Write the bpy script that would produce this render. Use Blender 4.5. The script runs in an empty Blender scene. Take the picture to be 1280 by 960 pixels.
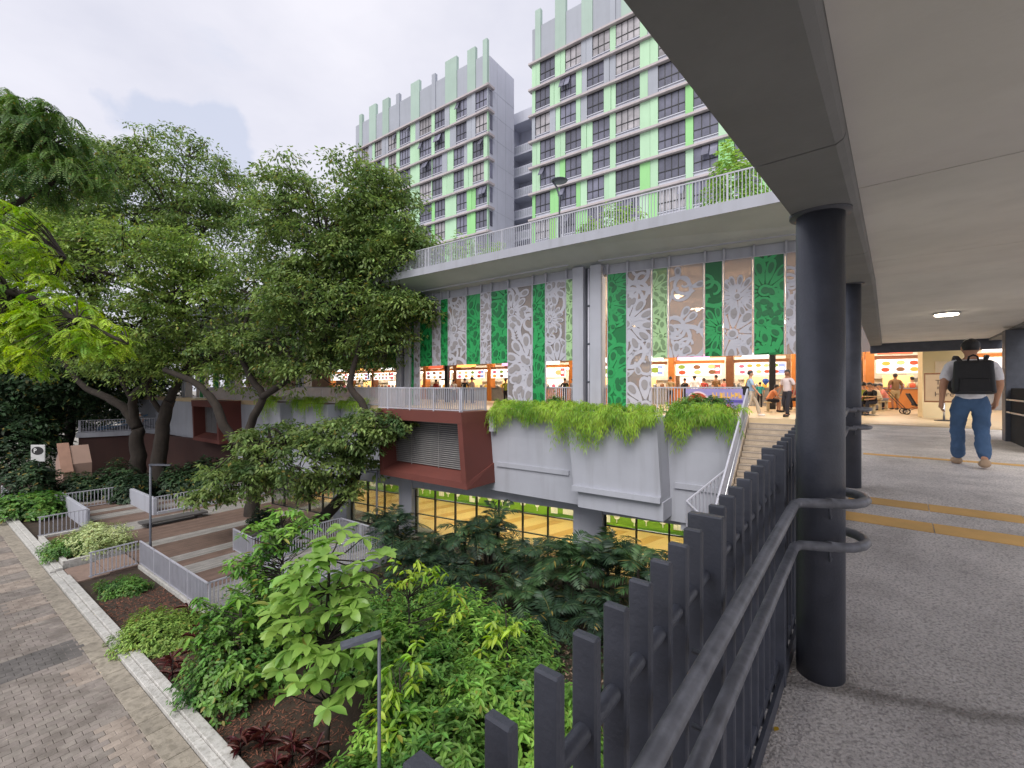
import bpy, math, random
import numpy as np
from mathutils import Vector, Matrix

scene = bpy.context.scene
PI = math.pi
rnd = random.Random(7)
nrng = np.random.default_rng(11)

# ------------------------------------------------------------------ camera
CZ = 8.0                       # camera height above the garden
F_PX, HOR = 558.0, 484.0       # focal length and eye level of the 1280x960 picture
cd = bpy.data.cameras.new('camera'); cam = bpy.data.objects.new('camera', cd)
scene.collection.objects.link(cam); scene.camera = cam
cam.location = (0, 0, CZ); cam.rotation_euler = (PI/2, 0, 0)
cd.sensor_width = 36.0; cd.lens = 36.0*F_PX/1280.0
cd.shift_y = (HOR-480.0)/1280.0
cd.clip_start = 0.05; cd.clip_end = 3000

# ------------------------------------------------------------------ world, sun, exposure
SUN_EL, SUN_AZ = math.radians(50), math.radians(-160)     # azimuth from +Y towards +X
world = bpy.data.worlds.new('World'); scene.world = world; world.use_nodes = True
def build_world():
    nt = world.node_tree; N, L = nt.nodes, nt.links; N.clear()
    out = N.new('ShaderNodeOutputWorld')
    sky = N.new('ShaderNodeTexSky'); sky.sky_type = 'NISHITA'; sky.sun_disc = False
    sky.sun_elevation = SUN_EL; sky.sun_rotation = SUN_AZ; sky.dust_density = 3.0
    bg1 = N.new('ShaderNodeBackground'); bg1.inputs['Strength'].default_value = 0.07
    L.new(sky.outputs[0], bg1.inputs['Color'])
    tc = N.new('ShaderNodeTexCoord')
    sep = N.new('ShaderNodeSeparateXYZ'); L.new(tc.outputs['Generated'], sep.inputs[0])
    mp = N.new('ShaderNodeMapping'); mp.inputs['Scale'].default_value = (1, 1, 2.2)
    L.new(tc.outputs['Generated'], mp.inputs[0])
    n1 = N.new('ShaderNodeTexNoise'); n1.inputs['Scale'].default_value = 1.5; n1.inputs['Detail'].default_value = 6
    n1.inputs['Roughness'].default_value = .55
    L.new(mp.outputs[0], n1.inputs['Vector'])
    n2 = N.new('ShaderNodeTexNoise'); n2.inputs['Scale'].default_value = 3.1; n2.inputs['Detail'].default_value = 8
    mp2 = N.new('ShaderNodeMapping'); mp2.inputs['Scale'].default_value = (1, 1, 2.6); mp2.inputs['Location'].default_value = (3.15, 1.7, .35)
    L.new(tc.outputs['Generated'], mp2.inputs[0]); L.new(mp2.outputs[0], n2.inputs['Vector'])
    # thin high overcast, a little darker and bluer where it is thick
    r1 = N.new('ShaderNodeValToRGB')
    r1.color_ramp.elements[0].position = .32; r1.color_ramp.elements[0].color = (.345, .347, .40, 1)
    r1.color_ramp.elements[1].position = .66; r1.color_ramp.elements[1].color = (.465, .456, .49, 1)
    L.new(n1.outputs['Fac'], r1.inputs[0])
    r2 = N.new('ShaderNodeValToRGB')
    r2.color_ramp.elements[0].position = .56; r2.color_ramp.elements[0].color = (0, 0, 0, 1)
    r2.color_ramp.elements[1].position = .66; r2.color_ramp.elements[1].color = (1, 1, 1, 1)
    L.new(n2.outputs['Fac'], r2.inputs[0])
    mx = N.new('ShaderNodeMixRGB'); mx.inputs[2].default_value = (.37, .38, .435, 1)
    L.new(r2.outputs[0], mx.inputs[0]); L.new(r1.outputs[0], mx.inputs[1])
    # one thicker grey-blue cloud bank low in the sky
    vd = N.new('ShaderNodeVectorMath'); vd.operation = 'NORMALIZE'; L.new(tc.outputs['Generated'], vd.inputs[0])
    mpc = N.new('ShaderNodeMapping'); mpc.vector_type = 'POINT'; mpc.inputs['Location'].default_value = (.528*3.8, -.737*3.8, -.418*6.4); mpc.inputs['Scale'].default_value = (3.8, 3.8, 6.4)
    L.new(vd.outputs[0], mpc.inputs[0])
    ln = N.new('ShaderNodeVectorMath'); ln.operation = 'LENGTH'; L.new(mpc.outputs[0], ln.inputs[0])
    n3 = N.new('ShaderNodeTexNoise'); n3.inputs['Scale'].default_value = 9; n3.inputs['Detail'].default_value = 7; L.new(vd.outputs[0], n3.inputs['Vector'])
    sc_ = N.new('ShaderNodeMath'); sc_.operation = 'MULTIPLY_ADD'; sc_.inputs[1].default_value = .62; L.new(n3.outputs['Fac'], sc_.inputs[0]); L.new(ln.outputs['Value'], sc_.inputs[2])
    rc = N.new('ShaderNodeMapRange'); rc.inputs[1].default_value = .60; rc.inputs[2].default_value = .66; rc.inputs[3].default_value = .85; rc.inputs[4].default_value = 0; L.new(sc_.outputs[0], rc.inputs[0])
    mxc = N.new('ShaderNodeMixRGB'); mxc.inputs[2].default_value = (.32, .34, .41, 1); L.new(rc.outputs[0], mxc.inputs[0]); L.new(mx.outputs[0], mxc.inputs[1]); mx = mxc
    bg2 = N.new('ShaderNodeBackground'); bg2.inputs['Strength'].default_value = 1.0
    L.new(mx.outputs[0], bg2.inputs['Color'])
    mix = N.new('ShaderNodeMixShader'); mix.inputs[0].default_value = .88
    L.new(bg1.outputs[0], mix.inputs[1]); L.new(bg2.outputs[0], mix.inputs[2])
    L.new(mix.outputs[0], out.inputs['Surface'])
build_world()
sl = bpy.data.lights.new('sun', 'SUN'); sl.energy = 1.5; sl.angle = math.radians(40); sl.color = (1, .97, .92)
sun = bpy.data.objects.new('sun', sl); scene.collection.objects.link(sun)
sdir = Vector((math.cos(SUN_EL)*math.sin(SUN_AZ), math.cos(SUN_EL)*math.cos(SUN_AZ), math.sin(SUN_EL)))
sun.rotation_euler = sdir.to_track_quat('Z', 'Y').to_euler(); sun.location = (0, 0, 60)
scene.view_settings.view_transform = 'Standard'; scene.view_settings.look = 'None'
scene.view_settings.gamma = 1.0; scene.view_settings.use_curve_mapping = False
scene.view_settings.exposure = 1.15
scene.cycles.use_denoising = True
scene.cycles.max_bounces = 8; scene.cycles.transparent_max_bounces = 24
scene.cycles.sample_clamp_indirect = 6

# ------------------------------------------------------------------ helpers
col = scene.collection
def at(u, v, Y): return Vector(((u-640)/F_PX*Y, Y, CZ-(v-HOR)/F_PX*Y))
def ground_at(u, v, z=0.0):
    Y = (CZ-z)*F_PX/(v-HOR); return at(u, v, Y)

def put(name, data, parent=None, mat=None, M=None, **props):
    if mat is not None and data is not None and len(data.materials) == 0: data.materials.append(mat)
    o = bpy.data.objects.new(name, data); col.objects.link(o)
    if M is not None: o.matrix_basis = M
    if parent is not None:
        o.parent = parent; o.matrix_parent_inverse = parent.matrix_basis.inverted()
    for k, v in props.items():
        if v is not None: o[k] = v
    return o
def thing(name, label, category, loc=(0, 0, 0), group=None):
    return put(name, None, M=Matrix.Translation(Vector(loc)), label=label, category=category, group=group)
def kids(o): return [c for c in col.objects if c.parent == o]
def copy_tree(o, T, children, label=None, parent=None):
    c = o.copy(); col.objects.link(c); c.matrix_basis = T @ o.matrix_basis
    if parent is not None:
        c.parent = parent; c.matrix_parent_inverse = parent.matrix_basis.inverted()
    if label: c['label'] = label
    for ch in children.get(o.name, []): copy_tree(ch, T, children, None, c)
    return c
def child_map():
    d = {}
    for o in col.objects:
        if o.parent: d.setdefault(o.parent.name, []).append(o)
    return d

def mesh_np(name, verts, faces, mat=None, smooth=False):
    """verts (n,3), faces (m,k) all with the same k"""
    verts = np.asarray(verts, np.float32); faces = np.asarray(faces, np.int32)
    me = bpy.data.meshes.new(name); k = faces.shape[1]
    me.vertices.add(len(verts)); me.vertices.foreach_set('co', verts.ravel())
    me.loops.add(faces.size); me.loops.foreach_set('vertex_index', faces.ravel())
    me.polygons.add(len(faces)); me.polygons.foreach_set('loop_start', np.arange(0, faces.size, k, dtype=np.int32))
    me.update(calc_edges=True); me.validate()
    if smooth: me.polygons.foreach_set('use_smooth', [True]*len(me.polygons))
    if mat: me.materials.append(mat)
    return me

class MB:
    def __init__(s): s.v = []; s.f = []; s.sm = []
    def add(s, vs, fs, smooth=False):
        b = len(s.v); s.v += [tuple(v) for v in vs]
        s.f += [tuple(i+b for i in f) for f in fs]; s.sm += [smooth]*len(fs); return s
    def box(s, lo, hi, R=None, bev=0.0):
        x0, y0, z0 = lo; x1, y1, z1 = hi
        if bev > 0:
            b = min(bev, (x1-x0)*.45, (y1-y0)*.45, (z1-z0)*.45)
            vs = []; X = (x0, x0+b, x1-b, x1); Y = (y0, y0+b, y1-b, y1); Z = (z0, z0+b, z1-b, z1)
            idx = {}
            def g(i, j, k):
                if (i, j, k) not in idx:
                    idx[(i, j, k)] = len(vs); vs.append(Vector((X[i], Y[j], Z[k])))
                return idx[(i, j, k)]
            fs = []
            for e, o in ((0, 0), (3, 1)):
                q = [[g(e, 1, 1), g(e, 1, 2), g(e, 2, 2), g(e, 2, 1)], [g(1, e, 1), g(2, e, 1), g(2, e, 2), g(1, e, 2)], [g(1, 1, e), g(1, 2, e), g(2, 2, e), g(2, 1, e)]]
                for f in q: fs.append(f if o == 0 else f[::-1])
            for a in (0, 3):
                A = 1 if a == 0 else 2
                for c in (0, 3):
                    B = 1 if c == 0 else 2
                    fs.append([g(a, B, 1), g(a, B, 2), g(A, c, 2), g(A, c, 1)])
                    fs.append([g(a, 1, B), g(a, 2, B), g(A, 2, c), g(A, 1, c)])
                    fs.append([g(1, a, B), g(2, a, B), g(2, A, c), g(1, A, c)])
                    for d in (0, 3):
                        D = 1 if d == 0 else 2
                        fs.append([g(a, B, D), g(A, c, D), g(A, B, d)])
        else:
            vs = [Vector(p) for p in ((x0, y0, z0), (x1, y0, z0), (x1, y1, z0), (x0, y1, z0), (x0, y0, z1), (x1, y0, z1), (x1, y1, z1), (x0, y1, z1))]
            fs = [(0, 3, 2, 1), (4, 5, 6, 7), (0, 1, 5, 4), (1, 2, 6, 5), (2, 3, 7, 6), (3, 0, 4, 7)]
        if R is not None: vs = [R @ v for v in vs]
        return s.add(vs, fs)
    def prism(s, base, top):
        """two matching rings of points"""
        n = len(base)
        return s.add(list(base)+list(top), [tuple(range(n))[::-1], tuple(range(n, 2*n))]+[(i, (i+1) % n, n+(i+1) % n, n+i) for i in range(n)])
    def tube(s, pts, r, n=10, cap=True, smooth=True):
        pts = [Vector(p) for p in pts]; m = len(pts)
        rs = [r]*m if not hasattr(r, '__len__') else r
        vs = []; fs = []; up = None
        for i, p in enumerate(pts):
            t = (pts[min(i+1, m-1)]-pts[max(i-1, 0)]).normalized()
            if up is None:
                up = t.orthogonal().normalized()
            up = (up - t*up.dot(t))
            if up.length < 1e-5: up = t.orthogonal()
            up.normalize(); w = t.cross(up)
            for k in range(n):
                a = 2*PI*k/n; vs.append(p+(up*math.cos(a)+w*math.sin(a))*rs[i])
        for i in range(m-1):
            for k in range(n):
                fs.append((i*n+k, i*n+(k+1) % n, (i+1)*n+(k+1) % n, (i+1)*n+k))
        s.add(vs, fs, smooth)
        if cap:
            b = len(s.v)-m*n
            s.f.append(tuple(b+k for k in range(n))[::-1]); s.sm.append(False)
            s.f.append(tuple(b+(m-1)*n+k for k in range(n))); s.sm.append(False)
        return s
    def lathe(s, prof, c=(0, 0, 0), n=16, smooth=True):
        vs = []; fs = []
        for (r, z) in prof:
            for k in range(n):
                a = 2*PI*k/n; vs.append((c[0]+r*math.cos(a), c[1]+r*math.sin(a), c[2]+z))
        for i in range(len(prof)-1):
            for k in range(n): fs.append((i*n+k, i*n+(k+1) % n, (i+1)*n+(k+1) % n, (i+1)*n+k))
        fs.append(tuple(range(n))[::-1]); fs.append(tuple((len(prof)-1)*n+k for k in range(n)))
        return s.add(vs, fs, smooth)
    def mesh(s, name, mat=None):
        me = bpy.data.meshes.new(name); me.from_pydata(s.v, [], s.f); me.update()
        me.polygons.foreach_set('use_smooth', s.sm)
        if mat: me.materials.append(mat)
        return me
    def build(s, name, mat, parent=None, M=None, **props): return put(name, s.mesh(name, mat), parent, None, M, **props)

def frame(ox, oy, ex, ey):
    """matrix of a plan frame: local x along (ex,ey), local y 90 degrees left of it (away from the camera)"""
    l = math.hypot(ex, ey); ex /= l; ey /= l
    return Matrix(((ex, -ey, 0, ox), (ey, ex, 0, oy), (0, 0, 1, 0), (0, 0, 0, 1)))

# ------------------------------------------------------------------ materials
def S(r, g, b):
    f = lambda c: (c/255/12.92 if c/255 <= .04045 else ((c/255+.055)/1.055)**2.4)
    return (f(r), f(g), f(b))
_mats = {}
def mat(name, color, rough=.6, var=.12, scale=2.0, bump=0.0, bscale=30.0, metallic=0.0, streak=0.0, streak_col=(.1, .1, .09), island=0.0,
        speck=0.0, speck_scale=60.0, speck_col=(.05, .05, .05), spec=.5, hue=0.0, obj_rand=0.0, coat=0.0):
    if name in _mats: return _mats[name]
    m = bpy.data.materials.new(name); m.use_nodes = True; _mats[name] = m
    N, L = m.node_tree.nodes, m.node_tree.links; b = N['Principled BSDF']
    b.inputs['Roughness'].default_value = rough; b.inputs['Metallic'].default_value = metallic
    b.inputs['Specular IOR Level'].default_value = spec
    if coat: b.inputs['Coat Weight'].default_value = coat; b.inputs['Coat Roughness'].default_value = .15
    tc = N.new('ShaderNodeTexCoord'); geo = N.new('ShaderNodeNewGeometry')
    pos = geo.outputs['Position']
    n = N.new('ShaderNodeTexNoise'); n.inputs['Scale'].default_value = scale; n.inputs['Detail'].default_value = 8; n.inputs['Roughness'].default_value = .6
    L.new(pos, n.inputs['Vector'])
    mr = N.new('ShaderNodeMapRange'); mr.inputs[1].default_value = .3; mr.inputs[2].default_value = .7
    mr.inputs[3].default_value = 1-var; mr.inputs[4].default_value = 1+var; L.new(n.outputs['Fac'], mr.inputs[0])
    val = mr.outputs[0]
    if island or obj_rand:
        if island: src = geo.outputs['Random Per Island']
        else:
            oi = N.new('ShaderNodeObjectInfo'); src = oi.outputs['Random']
        k = island or obj_rand
        m2 = N.new('ShaderNodeMapRange'); m2.inputs[3].default_value = 1-k; m2.inputs[4].default_value = 1+k
        L.new(src, m2.inputs[0])
        mm = N.new('ShaderNodeMath'); mm.operation = 'MULTIPLY'; L.new(val, mm.inputs[0]); L.new(m2.outputs[0], mm.inputs[1]); val = mm.outputs[0]
    hs = N.new('ShaderNodeHueSaturation'); hs.inputs['Color'].default_value = (*color, 1); L.new(val, hs.inputs['Value'])
    if hue and (island or obj_rand):
        m3 = N.new('ShaderNodeMapRange'); m3.inputs[3].default_value = .5-hue; m3.inputs[4].default_value = .5+hue
        wn = N.new('ShaderNodeTexWhiteNoise'); wn.noise_dimensions = '1D'; L.new(src, wn.inputs['W'])
        L.new(wn.outputs['Value'], m3.inputs[0]); L.new(m3.outputs[0], hs.inputs['Hue'])
    c = hs.outputs[0]
    if streak:
        mp = N.new('ShaderNodeMapping'); mp.inputs['Scale'].default_value = (2.2, 2.2, .22); L.new(pos, mp.inputs[0])
        sn = N.new('ShaderNodeTexNoise'); sn.inputs['Scale'].default_value = 1.2; sn.inputs['Detail'].default_value = 9; L.new(mp.outputs[0], sn.inputs['Vector'])
        sr = N.new('ShaderNodeMapRange'); sr.inputs[1].default_value = .5; sr.inputs[2].default_value = .8; sr.inputs[4].default_value = streak
        L.new(sn.outputs['Fac'], sr.inputs[0])
        mx = N.new('ShaderNodeMixRGB'); mx.inputs[2].default_value = (*streak_col, 1); L.new(sr.outputs[0], mx.inputs[0]); L.new(c, mx.inputs[1]); c = mx.outputs[0]
    if speck:
        vo = N.new('ShaderNodeTexNoise'); vo.inputs['Scale'].default_value = speck_scale; vo.inputs['Detail'].default_value = 3; L.new(pos, vo.inputs['Vector'])
        sr = N.new('ShaderNodeMapRange'); sr.inputs[1].default_value = .48; sr.inputs[2].default_value = .62; sr.inputs[4].default_value = speck
        L.new(vo.outputs['Fac'], sr.inputs[0])
        mx = N.new('ShaderNodeMixRGB'); mx.inputs[2].default_value = (*speck_col, 1); L.new(sr.outputs[0], mx.inputs[0]); L.new(c, mx.inputs[1]); c = mx.outputs[0]
    L.new(c, b.inputs['Base Color'])
    rn = N.new('ShaderNodeMapRange'); rn.inputs[3].default_value = max(.02, rough-.1); rn.inputs[4].default_value = min(1, rough+.1)
    L.new(n.outputs['Fac'], rn.inputs[0]); L.new(rn.outputs[0], b.inputs['Roughness'])
    if bump:
        bn = N.new('ShaderNodeTexNoise'); bn.inputs['Scale'].default_value = bscale; bn.inputs['Detail'].default_value = 6; L.new(pos, bn.inputs['Vector'])
        bp = N.new('ShaderNodeBump'); bp.inputs['Strength'].default_value = min(1, bump); bp.inputs['Distance'].default_value = .02*max(1, bump)
        L.new(bn.outputs['Fac'], bp.inputs['Height']); L.new(bp.outputs[0], b.inputs['Normal'])
    return m
def emit(name, color, strength, base=None):
    if name in _mats: return _mats[name]
    m = bpy.data.materials.new(name); m.use_nodes = True; _mats[name] = m
    b = m.node_tree.nodes['Principled BSDF']; b.inputs['Base Color'].default_value = (*(base or color), 1)
    b.inputs['Emission Color'].default_value = (*color, 1); b.inputs['Emission Strength'].default_value = strength
    return m
def leafmat(name, color, tip=None, trans=.35, rough=.5, var=.35, hue=.02, spec=.3, old=.7):
    if name in _mats: return _mats[name]
    m = bpy.data.materials.new(name); m.use_nodes = True; _mats[name] = m
    N, L = m.node_tree.nodes, m.node_tree.links; N.clear()
    out = N.new('ShaderNodeOutputMaterial'); geo = N.new('ShaderNodeNewGeometry')
    hs = N.new('ShaderNodeHueSaturation')
    mx = N.new('ShaderNodeMixRGB'); mx.inputs[1].default_value = (*color, 1); mx.inputs[2].default_value = (*(tip or color), 1)
    nz = N.new('ShaderNodeTexNoise'); nz.inputs['Scale'].default_value = 1.1; nz.inputs['Detail'].default_value = 3; L.new(geo.outputs['Position'], nz.inputs['Vector'])
    wn = N.new('ShaderNodeTexWhiteNoise'); wn.noise_dimensions = '1D'; L.new(geo.outputs['Random Per Island'], wn.inputs['W'])
    ad = N.new('ShaderNodeMath'); ad.operation = 'MULTIPLY'; wr = N.new('ShaderNodeMapRange'); wr.inputs[3].default_value = .45; L.new(wn.outputs['Value'], wr.inputs[0]); L.new(wr.outputs[0], ad.inputs[0])
    mr0 = N.new('ShaderNodeMapRange'); mr0.inputs[1].default_value = .35; mr0.inputs[2].default_value = .7; mr0.inputs[4].default_value = 1.6; L.new(nz.outputs['Fac'], mr0.inputs[0])
    L.new(mr0.outputs[0], ad.inputs[1]); ad.use_clamp = True; L.new(ad.outputs[0], mx.inputs[0]); L.new(mx.outputs[0], hs.inputs['Color'])
    mr = N.new('ShaderNodeMapRange'); mr.inputs[3].default_value = 1-var; mr.inputs[4].default_value = 1+var; L.new(geo.outputs['Random Per Island'], mr.inputs[0]); L.new(mr.outputs[0], hs.inputs['Value'])
    mh = N.new('ShaderNodeMapRange'); mh.inputs[3].default_value = .5-hue; mh.inputs[4].default_value = .5+hue; L.new(wn.outputs['Value'], mh.inputs[0]); L.new(mh.outputs[0], hs.inputs['Hue'])
    # a few old leaves have turned yellow-brown
    w2 = N.new('ShaderNodeTexWhiteNoise'); w2.noise_dimensions = '2D'; cv = N.new('ShaderNodeCombineXYZ'); L.new(geo.outputs['Random Per Island'], cv.inputs[0]); cv.inputs[1].default_value = 3.7; L.new(cv.outputs[0], w2.inputs['Vector'])
    g2 = N.new('ShaderNodeMapRange'); g2.inputs[1].default_value = .955; g2.inputs[2].default_value = .985; g2.inputs[4].default_value = old; L.new(w2.outputs['Value'], g2.inputs[0])
    mo = N.new('ShaderNodeMixRGB'); mo.inputs[2].default_value = (*S(150, 128, 62), 1); L.new(g2.outputs[0], mo.inputs[0]); L.new(hs.outputs[0], mo.inputs[1]); hs = mo
    p = N.new('ShaderNodeBsdfPrincipled'); p.inputs['Roughness'].default_value = rough; p.inputs['Specular IOR Level'].default_value = spec
    L.new(hs.outputs[0], p.inputs['Base Color'])
    t = N.new('ShaderNodeBsdfTranslucent'); h2 = N.new('ShaderNodeHueSaturation'); h2.inputs['Saturation'].default_value = 1.15; h2.inputs['Value'].default_value = 1.3
    L.new(hs.outputs[0], h2.inputs['Color']); L.new(h2.outputs[0], t.inputs['Color'])
    ms = N.new('ShaderNodeMixShader'); ms.inputs[0].default_value = trans; L.new(p.outputs[0], ms.inputs[1]); L.new(t.outputs[0], ms.inputs[2])
    L.new(ms.outputs[0], out.inputs['Surface'])
    return m
def glassmat(name, tint, refl=.5, rough=.03, opaque=0.0, body=(.5, .5, .5)):
    """thin sheet: see-through with a tint, a share of opaque print, and mirror-like reflection at grazing angles"""
    if name in _mats: return _mats[name]
    m = bpy.data.materials.new(name); m.use_nodes = True; _mats[name] = m
    N, L = m.node_tree.nodes, m.node_tree.links; N.clear()
    out = N.new('ShaderNodeOutputMaterial'); tr = N.new('ShaderNodeBsdfTransparent'); tr.inputs[0].default_value = (*tint, 1)
    gl = N.new('ShaderNodeBsdfGlossy'); gl.inputs['Roughness'].default_value = rough
    df = N.new('ShaderNodeBsdfPrincipled'); df.inputs['Base Color'].default_value = (*body, 1); df.inputs['Roughness'].default_value = .35
    m1 = N.new('ShaderNodeMixShader'); m1.inputs[0].default_value = opaque; L.new(tr.outputs[0], m1.inputs[1]); L.new(df.outputs[0], m1.inputs[2])
    fr = N.new('ShaderNodeFresnel'); fr.inputs[0].default_value = 1.45
    mu = N.new('ShaderNodeMath'); mu.operation = 'MULTIPLY'; mu.inputs[1].default_value = refl; L.new(fr.outputs[0], mu.inputs[0])
    m2 = N.new('ShaderNodeMixShader'); L.new(mu.outputs[0], m2.inputs[0]); L.new(m1.outputs[0], m2.inputs[1]); L.new(gl.outputs[0], m2.inputs[2])
    L.new(m2.outputs[0], out.inputs['Surface'])
    return m

DARKSTEEL = mat('charcoal painted steel', (.068, .074, .096), .44, .18, 9, bump=.12, bscale=90, streak=.12, streak_col=(.10, .10, .10))
STEEL = mat('brushed stainless steel', (.55, .56, .58), .3, .1, 8, metallic=.85)
WHITEPAINT = mat('pale grey painted metal', S(172, 172, 182), .45, .08, 3)
LIGHTWALL = mat('pale grey painted wall', S(160, 162, 172), .7, .07, .6, bump=.08, bscale=40, streak=.32, streak_col=S(112, 113, 112))
SOFFIT = mat('grey soffit plaster', S(180, 186, 190), .8, .1, .5, bump=.05, streak=.0)
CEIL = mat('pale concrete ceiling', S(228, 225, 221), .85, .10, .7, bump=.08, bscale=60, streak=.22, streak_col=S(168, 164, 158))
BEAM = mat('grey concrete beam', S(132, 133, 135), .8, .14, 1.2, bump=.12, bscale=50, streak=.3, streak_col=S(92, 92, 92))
REDWALL = mat('oxide red painted wall', S(98, 50, 43), .7, .1, 1.0, bump=.1, bscale=60, streak=.15, streak_col=S(80, 45, 40))
BLACKMETAL = mat('black window frame', (.018, .018, .02), .4, .1)
BARK = mat('dark bark', S(44, 37, 32), .95, .35, 3, bump=.9, bscale=14, streak=.3, streak_col=S(84, 80, 70))
SOIL = mat('brown soil', S(92, 66, 50), .95, .35, 5, bump=.9, bscale=25, speck=.5, speck_scale=40, speck_col=S(50, 36, 28))
# ================================================================== covered walkway (camera stands on it)
TH = math.radians(40.0)
FW = frame(0, 0, math.cos(TH), -math.sin(TH))     # local x = across (right), y = along
S_TOP = 6.0
def zr(s): return 6.4+.0833*min(s, S_TOP)
def zb(s): return 8.63+.0833*min(s, 6.6)
RAILQ = -.41
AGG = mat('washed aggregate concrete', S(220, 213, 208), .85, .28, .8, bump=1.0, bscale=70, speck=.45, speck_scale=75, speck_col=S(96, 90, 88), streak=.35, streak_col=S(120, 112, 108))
def joint_stain():
    # dark damp joint that runs across the ramp at the front column
    N, L = AGG.node_tree.nodes, AGG.node_tree.links; tc = N.new('ShaderNodeTexCoord'); sx = N.new('ShaderNodeSeparateXYZ'); L.new(tc.outputs['Object'], sx.inputs[0])
    nz = N.new('ShaderNodeTexNoise'); nz.inputs['Scale'].default_value = 5; nz.inputs['Detail'].default_value = 6; L.new(tc.outputs['Object'], nz.inputs['Vector'])
    a = N.new('ShaderNodeMath'); a.operation = 'MULTIPLY_ADD'; a.inputs[1].default_value = -.33; a.inputs[2].default_value = -2.60; L.new(sx.outputs['X'], a.inputs[0])
    b = N.new('ShaderNodeMath'); b.operation = 'ADD'; L.new(sx.outputs['Y'], b.inputs[0]); L.new(a.outputs[0], b.inputs[1])
    c = N.new('ShaderNodeMath'); c.operation = 'MULTIPLY_ADD'; c.inputs[1].default_value = .16; L.new(nz.outputs['Fac'], c.inputs[0]); L.new(b.outputs[0], c.inputs[2])
    d = N.new('ShaderNodeMath'); d.operation = 'SUBTRACT'; d.inputs[1].default_value = .08; L.new(c.outputs[0], d.inputs[0])
    e = N.new('ShaderNodeMath'); e.operation = 'ABSOLUTE'; L.new(d.outputs[0], e.inputs[0])
    f = N.new('ShaderNodeMapRange'); f.inputs[1].default_value = .01; f.inputs[2].default_value = .07; f.inputs[3].default_value = .55; f.inputs[4].default_value = 0; L.new(e.outputs[0], f.inputs[0])
    bs = N['Principled BSDF']; src = bs.inputs['Base Color'].links[0].from_socket
    mx = N.new('ShaderNodeMixRGB'); mx.inputs[2].default_value = (*S(92, 86, 76), 1); L.new(f.outputs[0], mx.inputs[0]); L.new(src, mx.inputs[1]); L.new(mx.outputs[0], bs.inputs['Base Color'])
joint_stain()
def strip_prism(mb, q0, q1, s0, s1, zlo, zhi):
    mb.prism([(q0, s0, zlo(s0)), (q1, s0, zlo(s0)), (q1, s1, zlo(s1)), (q0, s1, zlo(s1))],
             [(q0, s0, zhi(s0)), (q1, s0, zhi(s0)), (q1, s1, zhi(s1)), (q0, s1, zhi(s1))])
mb = MB()
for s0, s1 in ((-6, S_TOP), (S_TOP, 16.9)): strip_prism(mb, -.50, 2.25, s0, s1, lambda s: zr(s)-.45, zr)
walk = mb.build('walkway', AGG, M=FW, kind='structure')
# tactile tile strips across the walkway
TILE = mat('ochre tactile tile', S(216, 172, 104), .7, .12, 4, obj_rand=.1, bump=.25, bscale=70)
for (s0, w) in ((4.98, .24), (5.58, .22), (9.3, .2)):
    q = -.30; k = 0
    while q < 2.15:
        L_ = min(.6, 2.2-q)
        mb = MB(); mb.prism([(q+.004, s0, zr(s0)-.01), (q+L_-.004, s0, zr(s0)-.01), (q+L_-.004, s0+w, zr(s0+w)-.01), (q+.004, s0+w, zr(s0+w)-.01)],
                            [(q+.004, s0, zr(s0)+.005), (q+L_-.004, s0, zr(s0)+.005), (q+L_-.004, s0+w, zr(s0+w)+.005), (q+.004, s0+w, zr(s0+w)+.005)])
        mb.build('tile', TILE, walk, M=FW); q += L_
WORNSTEEL = mat('worn charcoal handrail', (.17, .175, .20), .36, .3, 12, bump=.1, bscale=60, speck=.4, speck_scale=18, speck_col=(.08, .085, .10))
DARKMATT = mat('matt charcoal cladding', (.03, .032, .036), .85, .15, 4, spec=.15)
# ---- picket railing
rail = thing('picket_railing', 'charcoal steel picket railing with flat bar posts along the ramp edge', 'railing', (FW @ Vector((RAILQ, 1, zr(1)))))
bar = MB().box((-.025, -.0105, .03), (.025, .0105, 1.102), bev=.004).mesh('post')
bar.materials.append(DARKSTEEL)
wide = MB().box((-.05, -.016, .0), (.05, .016, 1.108), bev=.004).mesh('main_post'); wide.materials.append(DARKSTEEL)
s = .35-.115*18; i = 0
while s < 5.9:
    main = (i-18) % 9 == 0
    Mx = FW @ Matrix.Translation((RAILQ, s, zr(s)))
    put('main_post' if main else 'post', wide if main else bar, rail, M=Mx)
    s += .115; i += 1
def along(q, h, s0, s1, n=2): return [(q, s0+(s1-s0)*k/n, zr(s0+(s1-s0)*k/n)+h) for k in range(n+1)]
MB().tube(along(RAILQ, .935, -1.8, 5.9), .0165, 10).build('tie_rod', DARKSTEEL, rail, M=FW)
mb = MB(); strip_prism(mb, RAILQ-.022, RAILQ+.022, -1.8, 5.9, lambda s: zr(s)+.07, lambda s: zr(s)+.115); mb.build('bottom_rail', DARKSTEEL, rail, M=FW)
mb = MB(); strip_prism(mb, RAILQ+.03, RAILQ+.045, -1.8, 5.9, lambda s: zr(s)+.002, lambda s: zr(s)+.075); mb.build('kick_plate', DARKSTEEL, rail, M=FW)
# ---- columns of the walkway roof
COLS = [(2.62, -.247, 'charcoal round steel column in front with handrail loops around it'), (6.2, -.31, 'charcoal round steel column standing behind the front column')]
for (s, q, lab) in COLS:
    t = thing('walkway_column', lab, 'column', FW @ Vector((q, s, zr(s))), 'columns of the covered walkway')
    MB().lathe([(.1, -.02), (.1, zb(s)-zr(s)-.02)], (q, s, zr(s)), 40).build('shaft', DARKSTEEL, t, M=FW)
    MB().lathe([(.128, 0), (.128, .016)], (q, s, zb(s)-.018), 40).build('top_plate', DARKSTEEL, t, M=FW)
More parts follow.
